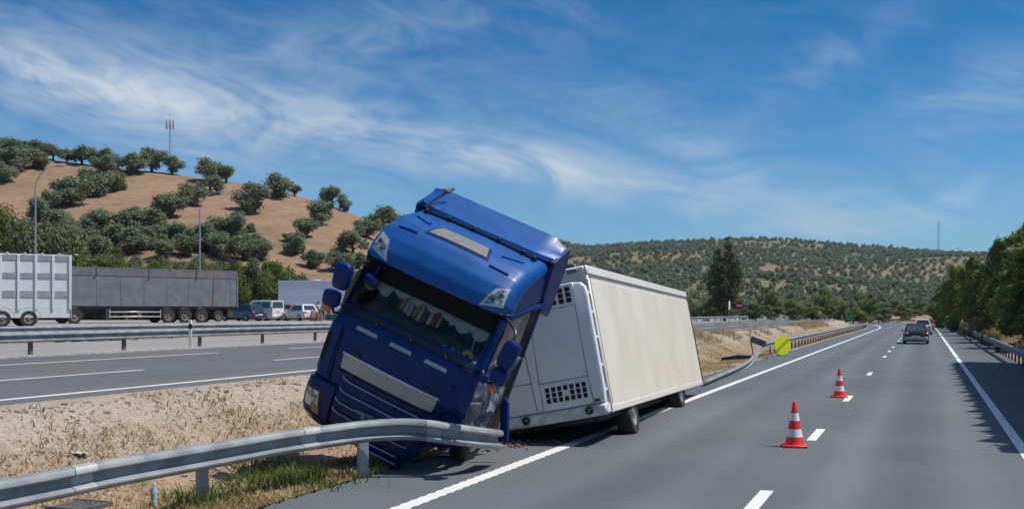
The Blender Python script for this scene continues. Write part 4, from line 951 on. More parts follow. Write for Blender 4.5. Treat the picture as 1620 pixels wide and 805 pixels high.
def mast(p, H, w, lab, head):
    r = empty('lattice_mast', p, label=lab, category='mast'); mb = MB()
    cs = [Vector((w * math.cos(a), w * math.sin(a), 0)) for a in (.5, .5 + 2.094, .5 + 4.189)]
    for c in cs: mb.tube([c, c * .6 + Vector((0, 0, H))], w * .09, 5)
    n = int(H / (w * 2.2))
    for i in range(n):
        for k in range(3):
            a = cs[k] * (1 - .4 * i / n) + Vector((0, 0, H * i / n)); b = cs[(k + 1) % 3] * (1 - .4 * (i + 1) / n) + Vector((0, 0, H * (i + 1) / n)); mb.tube([a, b], w * .05, 4)
    mb.build('lattice', M['mast'], r)
    if head:
        q = MB()
        for k in range(6):
            a = k * math.pi / 3; q.box((w * 2.4 * math.cos(a), w * 2.4 * math.sin(a), H * .95), (w * .5, w * .5, H * .10), b=w * .1); q.tube([(0, 0, H * .93), (w * 2.4 * math.cos(a), w * 2.4 * math.sin(a), H * .93)], w * .08, 4)
        q.build('antennas', M['mast'], r)
    q = MB(); q.tube([(0, 0, H), (0, 0, H * 1.13)], w * .06, 5); q.build('rod', M['mast'], r)
p = W(269, 281, 225); mast(Vector((p.x, p.y, ground_z(p.x, p.y))), W(269, 190, 225).z - ground_z(p.x, p.y), .34, 'lattice mast with a ring of antennas behind the tan olive hill', True)
p = W(1485, 405, 990); mast(Vector((p.x, p.y, ground_z(p.x, p.y))), W(1485, 352, 990).z - ground_z(p.x, p.y), 1.3, 'tall thin lattice mast on the far ridge at the right', False)
p = W(1516, 405, 1010); mast(Vector((p.x, p.y, ground_z(p.x, p.y))), W(1516, 391, 1010).z - ground_z(p.x, p.y), .9, 'short faint mast on the far ridge just right of the taller one', False)

# ------------------------------------------------------------------ parked trailers
def frame2(a, b):
    """empty matrix with +x along a->b (ground points), origin at a"""
    d = b - a; d.z = 0; return math.atan2(d.y, d.x), d.length
LZ = 1.52
# slatted livestock trailer (runs out of the frame on the left)
a = W(-330, 493, 52); b = W(112, 493, 59.5); a.z = b.z = LZ; ang, L = frame2(a, b)
lv = empty('livestock_trailer', a, ang, label='pale slatted livestock trailer with vertical ribs at the left edge', category='trailer')
H0, H1 = .95, 4.05
mb = MB(); mb.box((L / 2, 1.25, (H0 + H1) / 2), (L, 2.46, H1 - H0), b=.02); mb.build('body', M['liv_pale'], lv)
nr = int(L / .90)
zs = [.95, 1.62, 2.02, 2.68, 3.02, 3.68, 4.02]
for j in (1, 3, 5):
    mb = MB(); mb.box((L / 2, .0, (zs[j] + zs[j + 1]) / 2), (L - .06, .03, zs[j + 1] - zs[j] - .02), b=.006)
    for k in range(4): mb.box((L / 2, -.018, zs[j] + .06 + k * (zs[j + 1] - zs[j] - .1) / 3.2), (L - .08, .012, .028))
    mb.build('louvre_band', M['liv_grey'], lv)
for i in range(nr + 1):
    x = L - .05 - i * .90; mb = MB(); mb.box((x, -.035, (H0 + H1) / 2), (.13, .07, H1 - H0), b=.015); mb.build('rib', M['liv_pale'], lv)
    mb = MB(); mb.box((x + .35, .05, H1 + .04), (.16, .10, .07), b=.02); mb.build('roof_catch', M['liv_pale'], lv)
mb = MB(); mb.box((L + .02, .02, (H0 + H1) / 2 - .2), (.06, .10, H1 - H0 + .45), b=.015); mb.build('corner_post', M['liv_blue'], lv)
mb = MB(); mb.box((L / 2, .05, .72), (L, .06, .46), b=.01); mb.build('side_skirt', M['liv_pale'], lv)
mb = MB(); mb.box((L / 2, 1.25, .75), (L - .6, 1.2, .35)); mb.build('chassis', M['chassis'], lv)
for x in (L - 4.9, L - 3.55, L - 2.2, L - 9.5):
    wheel(lv, Vector((x, .14, .45)), .45, .30, 'Y', M['rim_dirty']); mb = MB(); mb.tube([Vector((x + .62 * math.cos(t_), .06, .50 + .58 * math.sin(t_))) for t_ in np.linspace(.1, math.pi - .1, 14)], .045, 6); mb.build('mudguard', M['black'], lv)
    wheel(lv, Vector((x, 2.35, .50)), .50, .30, 'Y', M['rim_dirty'])
# grey tipper trailer
a = W(100, 493, 72.5); b = W(376, 493, 82); a.z = b.z = LZ; ang, L = frame2(a, b)
tp = empty('tipper_trailer', a, ang, label='long dull grey tipper trailer under a tarpaulin in the lorry park', category='trailer')
H0, H1 = 1.22, 3.95
mb = MB(); mb.box((L / 2, 1.25, (H0 + H1) / 2), (L, 2.46, H1 - H0), b=.03); mb.build('body', M['tip_side'], tp)
mb = MB(); mb.box((L / 2, 1.25, H1 - .28), (L + .02, 2.52, .60), b=.04); mb.box((L / 2, 1.25, H1 + .03), (L + .04, 2.54, .06), b=.02); tarp = mb.build('tarpaulin', M['tip_tarp'], tp)
for x in (.2, L * .17, L * .46, L * .74): mb = MB(); mb.box((x, -.018, H1 - .30), (.07, .02, .62), b=.006); mb.build('tie', M['black'], tarp)
mb = MB(); mb.box((L * .845, -.014, (H0 + H1) / 2), (.06, .02, H1 - H0), Matrix.Rotation(.05, 3, 'Y'), b=.005); mb.build('strap', M['red_strap'], tp)
for x in np.linspace(.6, L - .6, 8): mb = MB(); mb.box((x, .012, 2.2), (.05, .02, 1.9)); mb.build('side_rib', M['tip_side'], tp)
mb = MB(); mb.box((L - .02, .0, 2.4), (.10, .06, 2.4), b=.01); mb.build('corner_post', M['tip_side'], tp)
for x, s_ in ((.16 * L, .08), (.31 * L, .06), (.46 * L, .08), (.62 * L, .06), (.74 * L, .08)):
    mb = MB(); mb.box((x, .0, 3.22 if s_ == .08 else 1.75), (s_ * 1.6, .03, s_), b=.01); mb.build('hook', M['black'], tp)
mb = MB(); mb.box((L / 2, 1.25, .98), (L - .8, 1.1, .40)); mb.box((L / 2, .3, 1.12), (L - .1, .3, .14)); mb.box((L - .5, 1.2, .75), (.5, 2.0, .55)); mb.box((.24 * L, 1.2, .62), (.35, 2.2, .8)); mb.build('chassis', M['chassis'], tp)
mb = MB()
for z in (.48, .82): mb.box((.385 * L, .05, z), (.29 * L, .05, .10), b=.01)
for x in (.245, .53): mb.box((x * L, .06, .68), (.06, .05, .62), b=.01)
mb.build('side_guard', M['silver'], tp)
for x in (.575 * L, .675 * L, .775 * L, .06 * L, .88 * L):
    wheel(tp, Vector((x, .16, .50)), .52 if x < .8 * L else .42, .32, 'Y', M['rim_dirty']); wheel(tp, Vector((x, 2.3, .50)), .5, .32, 'Y', M['rim_dirty'])
    if x < .8 * L: mb = MB(); mb.tube([Vector((x + .60 * math.cos(t_), .10, .52 + .60 * math.sin(t_))) for t_ in np.linspace(.1, math.pi - .1, 14)], .04, 6); mb.build('mudguard', M['black'], tp)
# plain white trailer
a = W(440, 493, 104); b = W(548, 493, 104); a.z = b.z = LZ; ang, L = frame2(a, b)
wt = empty('white_trailer', a, ang, label='plain white box trailer parked behind the people and cars', category='trailer')
mb = MB(); mb.box((L / 2, 1.3, 2.55), (L, 2.5, 2.75), b=.03); mb.build('body', M['trailer_white'], wt)
mb = MB(); mb.box((L / 2, .06, 3.90), (L, .08, .08), b=.01); mb.box((L / 2, .06, 1.2), (L, .08, .12), b=.01); mb.build('rail', M['trailer_white'], wt)
mb = MB(); mb.box((L / 2, 1.3, 1.0), (L - .8, 1.2, .32)); mb.build('chassis', M['chassis'], wt)
mb = MB(); mb.box((L / 2, .07, .85), (L * .8, .05, .60), b=.01); mb.build('side_skirt', M['trailer_white'], wt)
for x in (1.2, 2.5, L - 1.4): wheel(wt, Vector((x, .25, .48)), .48, .3, 'Y'); wheel(wt, Vector((x, 2.3, .48)), .48, .3, 'Y')
mb = MB(); mb.tube([(.95, 1.0, 3.9), (.95, 1.0, 5.1)], .03, 6); mb.build('aerial', M['steel_pole'], wt)
mb = MB(); mb.box((3.75, .8, 3.97), (.6, .5, .12), b=.03); mb.build('roof_vent', M['sign_white'], wt)

# ------------------------------------------------------------------ cars
def car(name, loc, rz, L, Wd, H, paint, lab, group, style='hatch', bumper=None, indicator=False, wheel_r=.32, glass='car_glass', rim='rim'):
    """local: +y is forward, rear bumper at y = -L/2"""
    r = empty(name, loc, rz, label=lab, category='van' if style == 'van' else 'car', group=group); P = M[paint]; hl = L / 2
    if style == 'van': belt, lo_b, lo_f, up_b, up_f, hood = .58 * H, -hl + .04, hl - 1.0, -hl + .14, hl - 1.75, .50 * H
    elif style == 'sedan': belt, lo_b, lo_f, up_b, up_f, hood = .62 * H, -hl + .75, hl - 1.15, -hl + 1.35, hl - 2.0, .58 * H
    else: belt, lo_b, lo_f, up_b, up_f, hood = .60 * H, -hl + .10, hl - 1.05, -hl + .60, hl - 1.9, .56 * H
    st = [(-hl, .34, belt * .72, .90), (-hl + .06, .22, belt * .94, .955), (-hl + .22, .19, belt, .985), (-hl + 1.0, .18, belt * 1.01, 1.), (0, .18, belt, 1.), (lo_f - .1, .18, belt * .985, 1.), (hl - .55, .19, hood * .96, .97), (hl - .15, .22, hood * .86, .91), (hl, .34, hood * .66, .80)]
    mb = MB(); rings = []
    for y, z0, z1, k in st:
        w = Wd / 2 * k; zm = z0 + (z1 - z0) * .5
        rings.append([Vector((sx * a, y, z)) for sx, a, z in [(1, w * .86, z0), (1, w * .97, z0 + (zm - z0) * .4), (1, w, zm), (1, w * .985, z0 + (z1 - z0) * .86), (1, w * .90, z1), (-1, w * .90, z1), (-1, w * .985, z0 + (z1 - z0) * .86), (-1, w, zm), (-1, w * .97, z0 + (zm - z0) * .4), (-1, w * .86, z0)]])
    mb.loft(rings, True, True); bodyo = mb.build('body', P, r, sharp=32)
    wb, wt_ = Wd / 2 * .90, Wd / 2 * (.80 if style == 'van' else .68)
    ym = (up_b + up_f) / 2
    mb = MB(); mb.loft([[Vector(p) for p in ((wb, lo_b + .08, belt - .03), (wb, lo_f, belt - .03), (-wb, lo_f, belt - .03), (-wb, lo_b + .08, belt - .03))],
                        [Vector(p) for p in ((wt_ * 1.02, up_b, H - .05), (wt_ * 1.02, up_f, H - .06), (-wt_ * 1.02, up_f, H - .06), (-wt_ * 1.02, up_b, H - .05))],
                        [Vector(p) for p in ((wt_ * .9, up_b + .12, H), (wt_ * .9, up_f - .1, H - .01), (-wt_ * .9, up_f - .1, H - .01), (-wt_ * .9, up_b + .12, H))]], True, True)
    mb.build('cabin', P, r, sharp=30)
    def gp(u, v, side):                          # point on a cabin face, u across 0..1, v up 0..1
        if side in (1, -1):
            y = (lo_b + .08) * (1 - u) + lo_f * u; y2 = up_b * (1 - u) + up_f * u
            return Vector((side * (wb * (1 - v) + wt_ * 1.02 * v + .006), y * (1 - v) + y2 * v, (belt - .03) * (1 - v) + (H - .05) * v))
        y, y2, o = (lo_b + .08, up_b, -.006) if side == 'b' else (lo_f, up_f, .006)
        w = wb * (1 - v) + wt_ * 1.02 * v
        return Vector((w * (2 * u - 1), y * (1 - v) + y2 * v + o, (belt - .03) * (1 - v) + (H - .05) * v))
    for side in (1, -1):
        spans = [(.10, .40), (.43, .68), (.70, .90)] if style != 'van' else [(.05, .42), (.45, .68), (.71, .88)]
        for u0, u1 in spans:
            mb = MB(); q = [gp(u0, .12, side), gp(u1, .12, side), gp(u1 if u1 < .85 else u1 - .06, .86, side), gp(u0 if u0 > .15 else u0 + .05, .86, side)]
            n = (q[1] - q[0]).cross(q[3] - q[0]).normalized() * .012
            if n.x * side < 0: n = -n
            mb.loft([[p - n for p in q], [p + n * .2 for p in q]], True, True); mb.build('side_window', M['car_glass'], r)
    for side, nm, g_ in (('b', 'rear_window', glass), ('f', 'windscreen', 'car_glass')):
        mb = MB(); q = [gp(.08, .14, side), gp(.92, .14, side), gp(.90, .88, side), gp(.10, .88, side)]; n = Vector((0, .012 if side == 'f' else -.012, .004))
        mb.loft([[p - n for p in q], [p + n * .2 for p in q]], True, True); mb.build(nm, M[g_], r)
    for sx in (-1, 1):
        for y in (-hl + L * .20, hl - L * .19):
            w_ = wheel(r, Vector((sx * (Wd / 2 - .10), y, wheel_r)), wheel_r, .20, 'X', M[rim])
        mb = MB(); zz = belt * .84; yb = -hl + .05
        if style == 'van': mb.box((sx * Wd * .455, -hl + .02, belt * .95), (.12, .06, .46), b=.02)
        else: mb.box((sx * Wd * .375, -hl + .045, zz), (.34, .08, .15), b=.03)
        mb.build('tail_lamp', M['amber'] if (indicator and sx < 0) else M['red_lens'], r)
        mb = MB(); mb.box((sx * Wd * .34, hl - .10, hood * .74), (.34, .12, .13), b=.03); mb.build('headlight', M['lens'], r)
        mb = MB(); mb.box((sx * (Wd / 2 + .07), lo_f - .25, belt + .06), (.17, .10, .13), b=.03); mb.build('wing_mirror', P if style != 'x' else M['black'], r)
    mb = MB(); mb.box((0, -hl + .03, .42), (Wd * .92, .16, .26), b=.06); mb.build('bumper', M[bumper] if bumper else P, r)
    mb = MB(); mb.box((0, -hl - .055, .56 if style != 'van' else .95), (.50, .012, .11), b=.003); mb.build('number_plate', M['plate'], r)
    mb = MB(); mb.box((0, 0, .24), (Wd * .8, L * .86, .14)); mb.build('underbody', M['chassis'], r)
    return r
gd = 'cars driving away on the motorway'
p = G(1449, 543, 0); car('car', (p.x, p.y, 0.004), .0, 4.3, 1.78, 1.50, 'car_dark', 'dark car with silver bumper and orange blinker driving away, nearest on the road', gd, bumper='car_silver', indicator=True, glass='car_glass_lit')
p = W(1459.5, 493, 108); car('car', (p.x, p.y, 0.004), .01, 4.3, 1.8, 1.62, 'car_white', 'white car driving away just ahead of the dark car', gd)
p = W(1466, 493, 134); car('car', (p.x, p.y, 0.004), .01, 4.2, 1.75, 1.50, 'car_red', 'red car far ahead, mostly hidden by the white car', gd)
gp_ = 'cars parked beside the lorry park'
def parked(px, D, ang, *a, **k):
    p = W(px, 493, D); return car('car' if k.get('style') != 'van' else 'van', (p.x, p.y, LZ + .004), YAW + R_(ang), *a, **k)
parked(384, 93, 58, 4.3, 1.8, 1.50, 'car_navy', 'dark blue car parked at the end of the grey tipper trailer', gp_)
parked(413, 97, 58, 4.5, 1.85, 1.88, 'car_white', 'white van with tinted side windows parked beside the dark blue car', gp_, style='van')
parked(449, 99, 58, 4.1, 1.75, 1.50, 'car_red', 'small red car parked between the white van and the white hatchback', gp_)
parked(474, 95, 44, 4.0, 1.75, 1.52, 'car_white', 'white hatchback parked nearest to the standing people', gp_)

# ------------------------------------------------------------------ people, crates
def person(px, D, face, shirt, trousers, lab, s=1.0, arm=0.3):
    p = W(px, 493, D); r = empty('person', (p.x, p.y, LZ), YAW + face, label=lab, category='person', group='people standing by the crates')
    def skinmesh(name, vs, es, rad, mat, parent, root=0):
        me = bpy.data.meshes.new(name); me.from_pydata([Vector(v) * s for v in vs], es, []); o = bpy.data.objects.new(name, me); COL.objects.link(o); o.parent = parent; me.materials.append(mat)
        md = o.modifiers.new('skin', 'SKIN'); md.use_smooth_shade = True
        for i, rr_ in enumerate(rad): me.skin_vertices[0].data[i].radius = (rr_ * s, rr_ * s)
        me.skin_vertices[0].data[root].use_root = True
        o.modifiers.new('sub', 'SUBSURF').levels = 1; o.modifiers['sub'].render_levels = 1; return o
    v = [(0, 0, .95), (0, 0, 1.15), (0, .01, 1.38), (0, 0, 1.50), (0, .02, 1.62), (0, .01, 1.72), (-.18, 0, 1.40), (-.25, .02, 1.12), (-.24, .12 + arm * .2, .92), (-.24, .17 + arm * .25, .84), (.18, 0, 1.40), (.25, 0, 1.12), (.26, .08, .88), (.26, .11, .80), (-.10, 0, .90), (-.11, .03, .50), (-.12, -.02, .08), (-.13, .12, .04), (.10, 0, .90), (.11, 0, .50), (.12, -.05, .08), (.13, .09, .04)]
    e = [(0, 1), (1, 2), (2, 3), (3, 4), (4, 5), (2, 6), (6, 7), (7, 8), (8, 9), (2, 10), (10, 11), (11, 12), (12, 13), (0, 14), (14, 15), (15, 16), (16, 17), (0, 18), (18, 19), (19, 20), (20, 21)]
    rad = [.14, .12, .13, .055, .10, .075, .06, .045, .036, .03, .06, .045, .036, .03, .09, .06, .042, .035, .09, .06, .042, .035]
    b = skinmesh('body', v, e, rad, M['skin'], r)
    skinmesh('shirt', [v[i] for i in (0, 1, 2, 6, 10)] + [(-.23, .01, 1.2), (.23, 0, 1.2)], [(0, 1), (1, 2), (2, 3), (2, 4), (3, 5), (4, 6)], [.155, .145, .150, .08, .08, .065, .065], M[shirt], r)
    skinmesh('trousers', [v[i] for i in (0, 14, 15, 18, 19)] + [(-.12, 0, .14), (.12, -.03, .14)], [(0, 1), (1, 2), (2, 5), (0, 3), (3, 4), (4, 6)], [.158, .105, .075, .105, .075, .06, .06], M[trousers], r)
    mb = MB(); mb.lathe([(0, .10 * s), (.06 * s, .085 * s), (.095 * s, .03 * s), (.10 * s, -.02 * s), (.08 * s, -.05 * s)], 12, Matrix.Translation((0, -.015 * s, 1.68 * s)), cap=False); mb.build('hair', M['hair'], r)
person(503.5, 96, R_(20), 'cloth_pink', 'cloth_black', 'person in a pale top and dark shorts standing behind the wooden crates')
person(511, 98, R_(70), 'cloth_navy', 'cloth_grey', 'person in dark clothes standing at the right end of the wooden crates', .98)
person(520.5, 94.5, R_(170), 'cloth_black', 'cloth_khaki', 'person in a black shirt and khaki trousers standing nearest the lorry cab', 1.02)
def crate(px, D, z, sz, lab):
    p = W(px, 493, D); r = empty('wooden_crate', (p.x, p.y, LZ + z), YAW + .1, label=lab, category='crate', group='wooden crates by the people'); mb = MB()
    w, d, h = sz
    for k in range(4): mb.box((0, -d / 2, h * (.12 + .25 * k)), (w, .03, h * .19), b=.006); mb.box((0, d / 2, h * (.12 + .25 * k)), (w, .03, h * .19), b=.006)
    mb.build('boards', M['wood'], r); mb = MB()
    for sx in (-1, 1):
        mb.box((sx * w / 2, 0, h / 2), (.04, d, h * .96), b=.006)
    mb.box((0, 0, h * .97), (w * .98, d * .98, .03)); mb.build('frame', M['wood'], r)
crate(496.5, 93, 0, (.62, .6, .62), 'low wooden crate at the left of the people')
crate(505, 93, 0, (.45, .6, .72), 'taller wooden crate in front of the person in the pale top')
crate(497, 93, .625, (.5, .5, .30), 'small wooden crate lying on top of the low crate')
p = W(530, 493, 90); sk = empty('green_container', (p.x, p.y, LZ), YAW, label='low green container on the ground beside the rightmost person', category='container')
mb = MB(); mb.prism([(-.7, .08), (.7, .08), (.8, .55), (-.8, .55)], lambda a, b: Vector((a, -.4, b)), lambda a, b: Vector((a, .4, b))); mb.build('tub', M['green_paint'], sk); mb = MB(); mb.box((0, 0, .58), (1.66, .86, .06), b=.02); mb.build('lid', M['green_paint'], sk)

# ------------------------------------------------------------------ vegetation
def leaf_mesh(name, lobes, n, size, mat, seed, flat=.0, aspect=1.6, shell=.5, up=.0):
    rg = np.random.default_rng(seed); lob = np.array(lobes, float)
    rr_ = lob[:, 3:]; rad = rr_[:, 0]; ry = rr_[:, 1] if rr_.shape[1] > 1 else rad; w = rad ** 2; pick = rg.choice(len(lob), n, p=w / w.sum())
    d = rg.normal(size=(n, 3)); d /= np.linalg.norm(d, axis=1)[:, None]
    rr2 = shell + (1 - shell) * rg.random(n) ** .6; rr2 *= 1 + .22 * rg.normal(size=n).clip(-1.3, 1.6)
    c = lob[pick, :3] + d * np.stack([rad[pick], rad[pick], ry[pick]], 1) * rr2[:, None]
    nrm = d * .7 + rg.normal(size=(n, 3)) * .6 + np.array([0, 0, up]); nrm /= np.linalg.norm(nrm, axis=1)[:, None]
    a = np.cross(nrm, rg.normal(size=(n, 3))); a /= np.linalg.norm(a, axis=1)[:, None]; b = np.cross(nrm, a)
    s = size * (.6 + .8 * rg.random(n))[:, None]
    fold = nrm * s * .22
    v = np.stack([c - a * s * aspect * .5, c - b * s * .5 - fold * 0 + fold, c + a * s * aspect * .5, c + b * s * .5 + fold], 1).reshape(-1, 3)
    i = np.arange(n)[:, None] * 4
    f = np.concatenate([i + np.array([0, 1, 2]), i + np.array([0, 2, 3])], 0)
    me = bpy.data.meshes.new(name); me.from_pydata(v.tolist(), [], f.tolist()); me.materials.append(mat); return me
def trunk_mesh(name, lobes, h, r, mat, seed, n_limbs=7, lean=.15):
    rnd = random.Random(seed); mb = MB(); top = Vector((rnd.uniform(-lean, lean), rnd.uniform(-lean, lean), h))
    mb.tube(spline([(0, 0, -.3), (rnd.uniform(-.05, .05), 0, h * .5), top], 3), [r * 1.25, r * 1.1, r, r * .95, r * .9, r * .85, r * .8][:7], 7)
    for l in sorted(lobes, key=lambda q: -q[3])[:n_limbs]:
        e = Vector(l[:3]); m_ = top.lerp(e, .5) + Vector((rnd.uniform(-.2, .2), rnd.uniform(-.2, .2), -.1)); mb.tube(spline([top - Vector((0, 0, .1)), m_, e], 3), [r * .6, r * .5, r * .42, r * .35, r * .28, r * .2, r * .12][:7], 5)
    me_o = mb.build(name, mat); me = me_o.data; bpy.data.objects.remove(me_o); return me
def plant(name, loc, rz, sc, crown_me, trunk_me, lab, category, group, crown_name='crown'):
    r = empty(name, loc, rz, label=lab, category=category, group=group); r.scale = sc if isinstance(sc, tuple) else (sc, sc, sc)
    if trunk_me: o = bpy.data.objects.new('trunk', trunk_me); COL.objects.link(o); o.parent = r
    o = bpy.data.objects.new(crown_name, crown_me); COL.objects.link(o); o.parent = r
    return r
def olive_lobes(seed, w=2.5, h=4.2):
    rnd = random.Random(seed); l = []
    for k in range(9):
        a = rnd.random() * 6.28; q = w * .72 * math.sqrt(rnd.random()); l.append((q * math.cos(a), q * math.sin(a), rnd.uniform(1.1, h * .80), rnd.uniform(.62, 1.05)))
    l.append((0, 0, h * .62, 1.15)); return l
OL = []
for sd in range(5):
    lb = olive_lobes(sd + 3, 2.5, 4.4); OL.append((leaf_mesh('olive_crown', lb, 3200, .20, M['olive'], sd, shell=.35, up=.7), trunk_mesh('olive_trunk', lb, 1.0, .22, M['bark'], sd)))
olives = [(11, 231, 30, 0), (28, 252, 42, 0), (58, 257, 42, 0), (84, 252, 30, 0), (106, 250, 28, 0), (130, 251, 40, 0), (165, 257, 36, 0), (207, 275, 44, 0), (240, 271, 42, 0), (272, 274, 34, 0), (328, 288, 44, 0), (358, 289, 36, 0), (437, 312, 50, 0), (466, 306, 20, 0), (526, 323, 38, 0), (545, 327, 22, 0), (605, 354, 44, 0), (187, 258, 24, 0),
          (18, 276, 50, 1), (52, 268, 46, 1), (164, 277, 36, 1), (187, 303, 42, 1), (145, 313, 54, 1), (300, 326, 44, 1), (332, 308, 40, 1), (403, 337, 56, 1), (390, 340, 30, 1), (507, 355, 44, 1), (581, 377, 44, 1), (3, 290, 40, 1), (262, 343, 40, 1),
          (112, 324, 60, 2), (88, 330, 40, 2), (272, 346, 50, 2), (240, 366, 54, 2), (200, 369, 52, 2), (160, 369, 52, 2), (136, 378, 44, 2), (373, 356, 28, 2), (397, 368, 22, 2), (365, 391, 60, 2), (486, 377, 44, 2), (458, 384, 22, 2), (471, 403, 44, 2), (558, 402, 46, 2), (216, 352, 36, 2), (350, 384, 34, 2),
          (536, 431, 42, 3), (318, 398, 52, 3), (338, 401, 46, 3), (232, 396, 46, 3), (180, 394, 48, 3), (292, 404, 44, 3), (495, 424, 40, 3), (568, 428, 36, 3), (96, 372, 50, 3), (262, 412, 44, 3), (150, 405, 46, 3), (60, 352, 50, 3), (205, 402, 50, 3), (352, 408, 48, 3), (385, 412, 46, 3), (415, 410, 40, 3), (125, 398, 50, 3), (280, 386, 44, 3), (250, 390, 44, 3), (400, 395, 34, 3)]
rowd = ['along the skyline of the tan hill', 'just below the tan skyline', 'halfway up the tan hill', 'at the foot of the tan hill']
rnd = random.Random(8)
for row in range(4):
    for i, (px, py, w, _) in enumerate(sorted(o_ for o_ in olives if o_[3] == row)):
        D = hill_hit(px, py, 108, 200, .5) or 189.0
        p = W(px, py, D); z = ground_z(p.x, p.y); cm, tm = OL[rnd.randrange(5)]
        s_ = w * D / F_PX / 4.0
        plant('olive_tree', (p.x, p.y, z - .15), rnd.random() * 6.28, (s_, s_, s_ * rnd.uniform(.72, .88)), cm, tm, f'olive tree, {ORD[i]} from the left {rowd[row]}', 'olive tree', 'olive trees on the tan hillside')
# belt of trees and bushes along the foot of the hill
def bush_lobes(seed, w, h, n=12, low=.15):
    rnd = random.Random(seed); l = []
    for k in range(n):
        a = rnd.random() * 6.28; z = rnd.uniform(low, .86); q = w * .62 * math.sqrt(rnd.random()) * (1.1 - .7 * max(0, z - .5)); l.append((q * math.cos(a), q * math.sin(a), z * h, rnd.uniform(.2, .34) * min(w, h)))
    return l
BU = {}
for kind, mt, bk in (('grey', 'grey_green', 'bark_pale'), ('green', 'bush_green', 'bark'), ('bright', 'bright_green', 'bark_pale'), ('twig', 'twig', 'bark')):
    BU[kind] = []
    for sd in range(3):
        lb = bush_lobes(sd * 7 + len(kind), 2.5, 5.0, 14); nleaf = 5200 if kind != 'twig' else 2200
        BU[kind].append((leaf_mesh(kind + '_crown', lb, nleaf, .135 if kind != 'twig' else .10, M[mt], sd + 40, shell=.5, up=.5, aspect=1.7 if kind != 'twig' else 5.), trunk_mesh(kind + '_trunk', lb, 1.2, .13, M[bk], sd + 5)))
belt = [('grey', -60, 300, 110), ('grey', 20, 330, 95), ('green', 12, 310, 70), ('grey', 75, 305, 90), ('grey', 95, 330, 70), ('green', 45, 370, 60), ('grey', 120, 380, 46), ('green', 150, 388, 60), ('green', 178, 378, 46), ('bright', 178, 405, 40), ('grey', 205, 395, 40), ('green', 215, 400, 44), ('bright', 238, 402, 44), ('green', 262, 405, 46), ('grey', 288, 385, 56), ('bright', 296, 412, 36), ('green', 322, 405, 50), ('grey', 330, 380, 50), ('green', 352, 402, 44), ('twig', 366, 392, 44), ('green', 388, 408, 48), ('green', 408, 425, 50), ('bright', 440, 392, 46), ('bright', 455, 410, 40), ('grey', 470, 415, 40), ('bright', 488, 425, 26), ('twig', 402, 432, 50), ('grey', 516, 436, 40), ('green', 545, 440, 40), ('grey', 575, 432, 44), ('grey', 600, 420, 40), ('green', 425, 420, 40), ('green', 130, 395, 50), ('grey', 160, 392, 46), ('green', 192, 396, 46), ('grey', 226, 398, 44), ('green', 250, 396, 40), ('grey', 272, 396, 44), ('green', 308, 398, 46), ('grey', 342, 396, 44), ('green', 374, 404, 40), ('grey', 395, 400, 40), ('grey', 30, 350, 70), ('green', 60, 350, 70), ('green', 100, 375, 60)]
nm = {'grey': ('grey-green bushy tree', 'tree'), 'green': ('dark green bush', 'bush'), 'bright': ('bright green tree', 'tree'), 'twig': ('thin brownish bare shrub', 'shrub')}
for kd in nm:
    for i, (_, px, ytop, w) in enumerate(sorted(b_ for b_ in belt if b_[0] == kd)):
        D = 106 + 5 * rnd.random() + (4 if ytop < 385 else 0)
        p = W(px, 493, D); z = ground_z(p.x, p.y); h_ = W(px, ytop, D).z - z; cm, tm = BU[kd][rnd.randrange(3)]; sx = w * D / F_PX / 3.4
        plant('bushy_tree' if nm[kd][1] == 'tree' else nm[kd][1], (p.x, p.y, z - .1), rnd.random() * 6.28, (sx, sx, h_ / 5.3), cm, tm, f'{nm[kd][0]} behind the parked trailers, {ORD[i]} such from the left', nm[kd][1], 'trees and bushes along the foot of the hill')
# poplar
def cone_lobes(seed, w, h, n, base=.08):
    rnd = random.Random(seed); l = []
    for k in range(n):
        z = base + (1 - base) * (k / n) ** .9; q = w * (.55 - .42 * z) * rnd.random() ** .5 + .1; a = rnd.random() * 6.28; l.append((q * math.cos(a), q * math.sin(a), z * h * .94, w * (.26 - .15 * z) * rnd.uniform(.8, 1.2)))
    return l
pl = [(-1.4, 0, 4.5, 1.2), (-1.5, .2, 6.2, 1.1), (-1.25, -.2, 7.7, .9), (-1.05, 0, 9.0, .7), (-.95, 0, 9.9, .45), (1.0, 0, 4.0, 1.3), (1.5, .2, 5.5, 1.2), (1.7, -.2, 7.0, 1.05), (1.3, 0, 8.4, 1.0), (.85, .1, 9.6, .85), (.6, 0, 10.7, .6), (.4, 0, 11.7, .36), (0, 0, 2.2, 1.3), (0, .4, 3.6, 1.4), (0, -.3, 5.0, 1.3), (.15, 0, 6.4, 1.0), (-1.6, 0, 2.6, .95), (1.6, .1, 2.5, .9), (2.1, 0, 6.0, .6), (-2.1, 0, 5.0, .6), (1.9, 0, 8.3, .45)]
D = 150; pl = [(x * .95, y, z_, r_ * .95) for x, y, z_, r_ in pl] + [(0, 0, 7.4, 1.0), (-.2, .2, 8.3, .8), (-.3, 0, 6.2, 1.1)]; p = W(1146, 497, D); z = ground_z(p.x, p.y); sz = (W(1146, 371, D).z - z) / 12.3
plant('poplar_tree', (p.x, p.y, z), YAW, sz, leaf_mesh('poplar_crown', pl, 7000, .22, M['poplar'], 9, shell=.45, up=.5), trunk_mesh('poplar_trunk', pl, 2.2, .25, M['bark'], 3, 12), 'tall dark ragged poplar behind the no entry sign', 'tree', None)
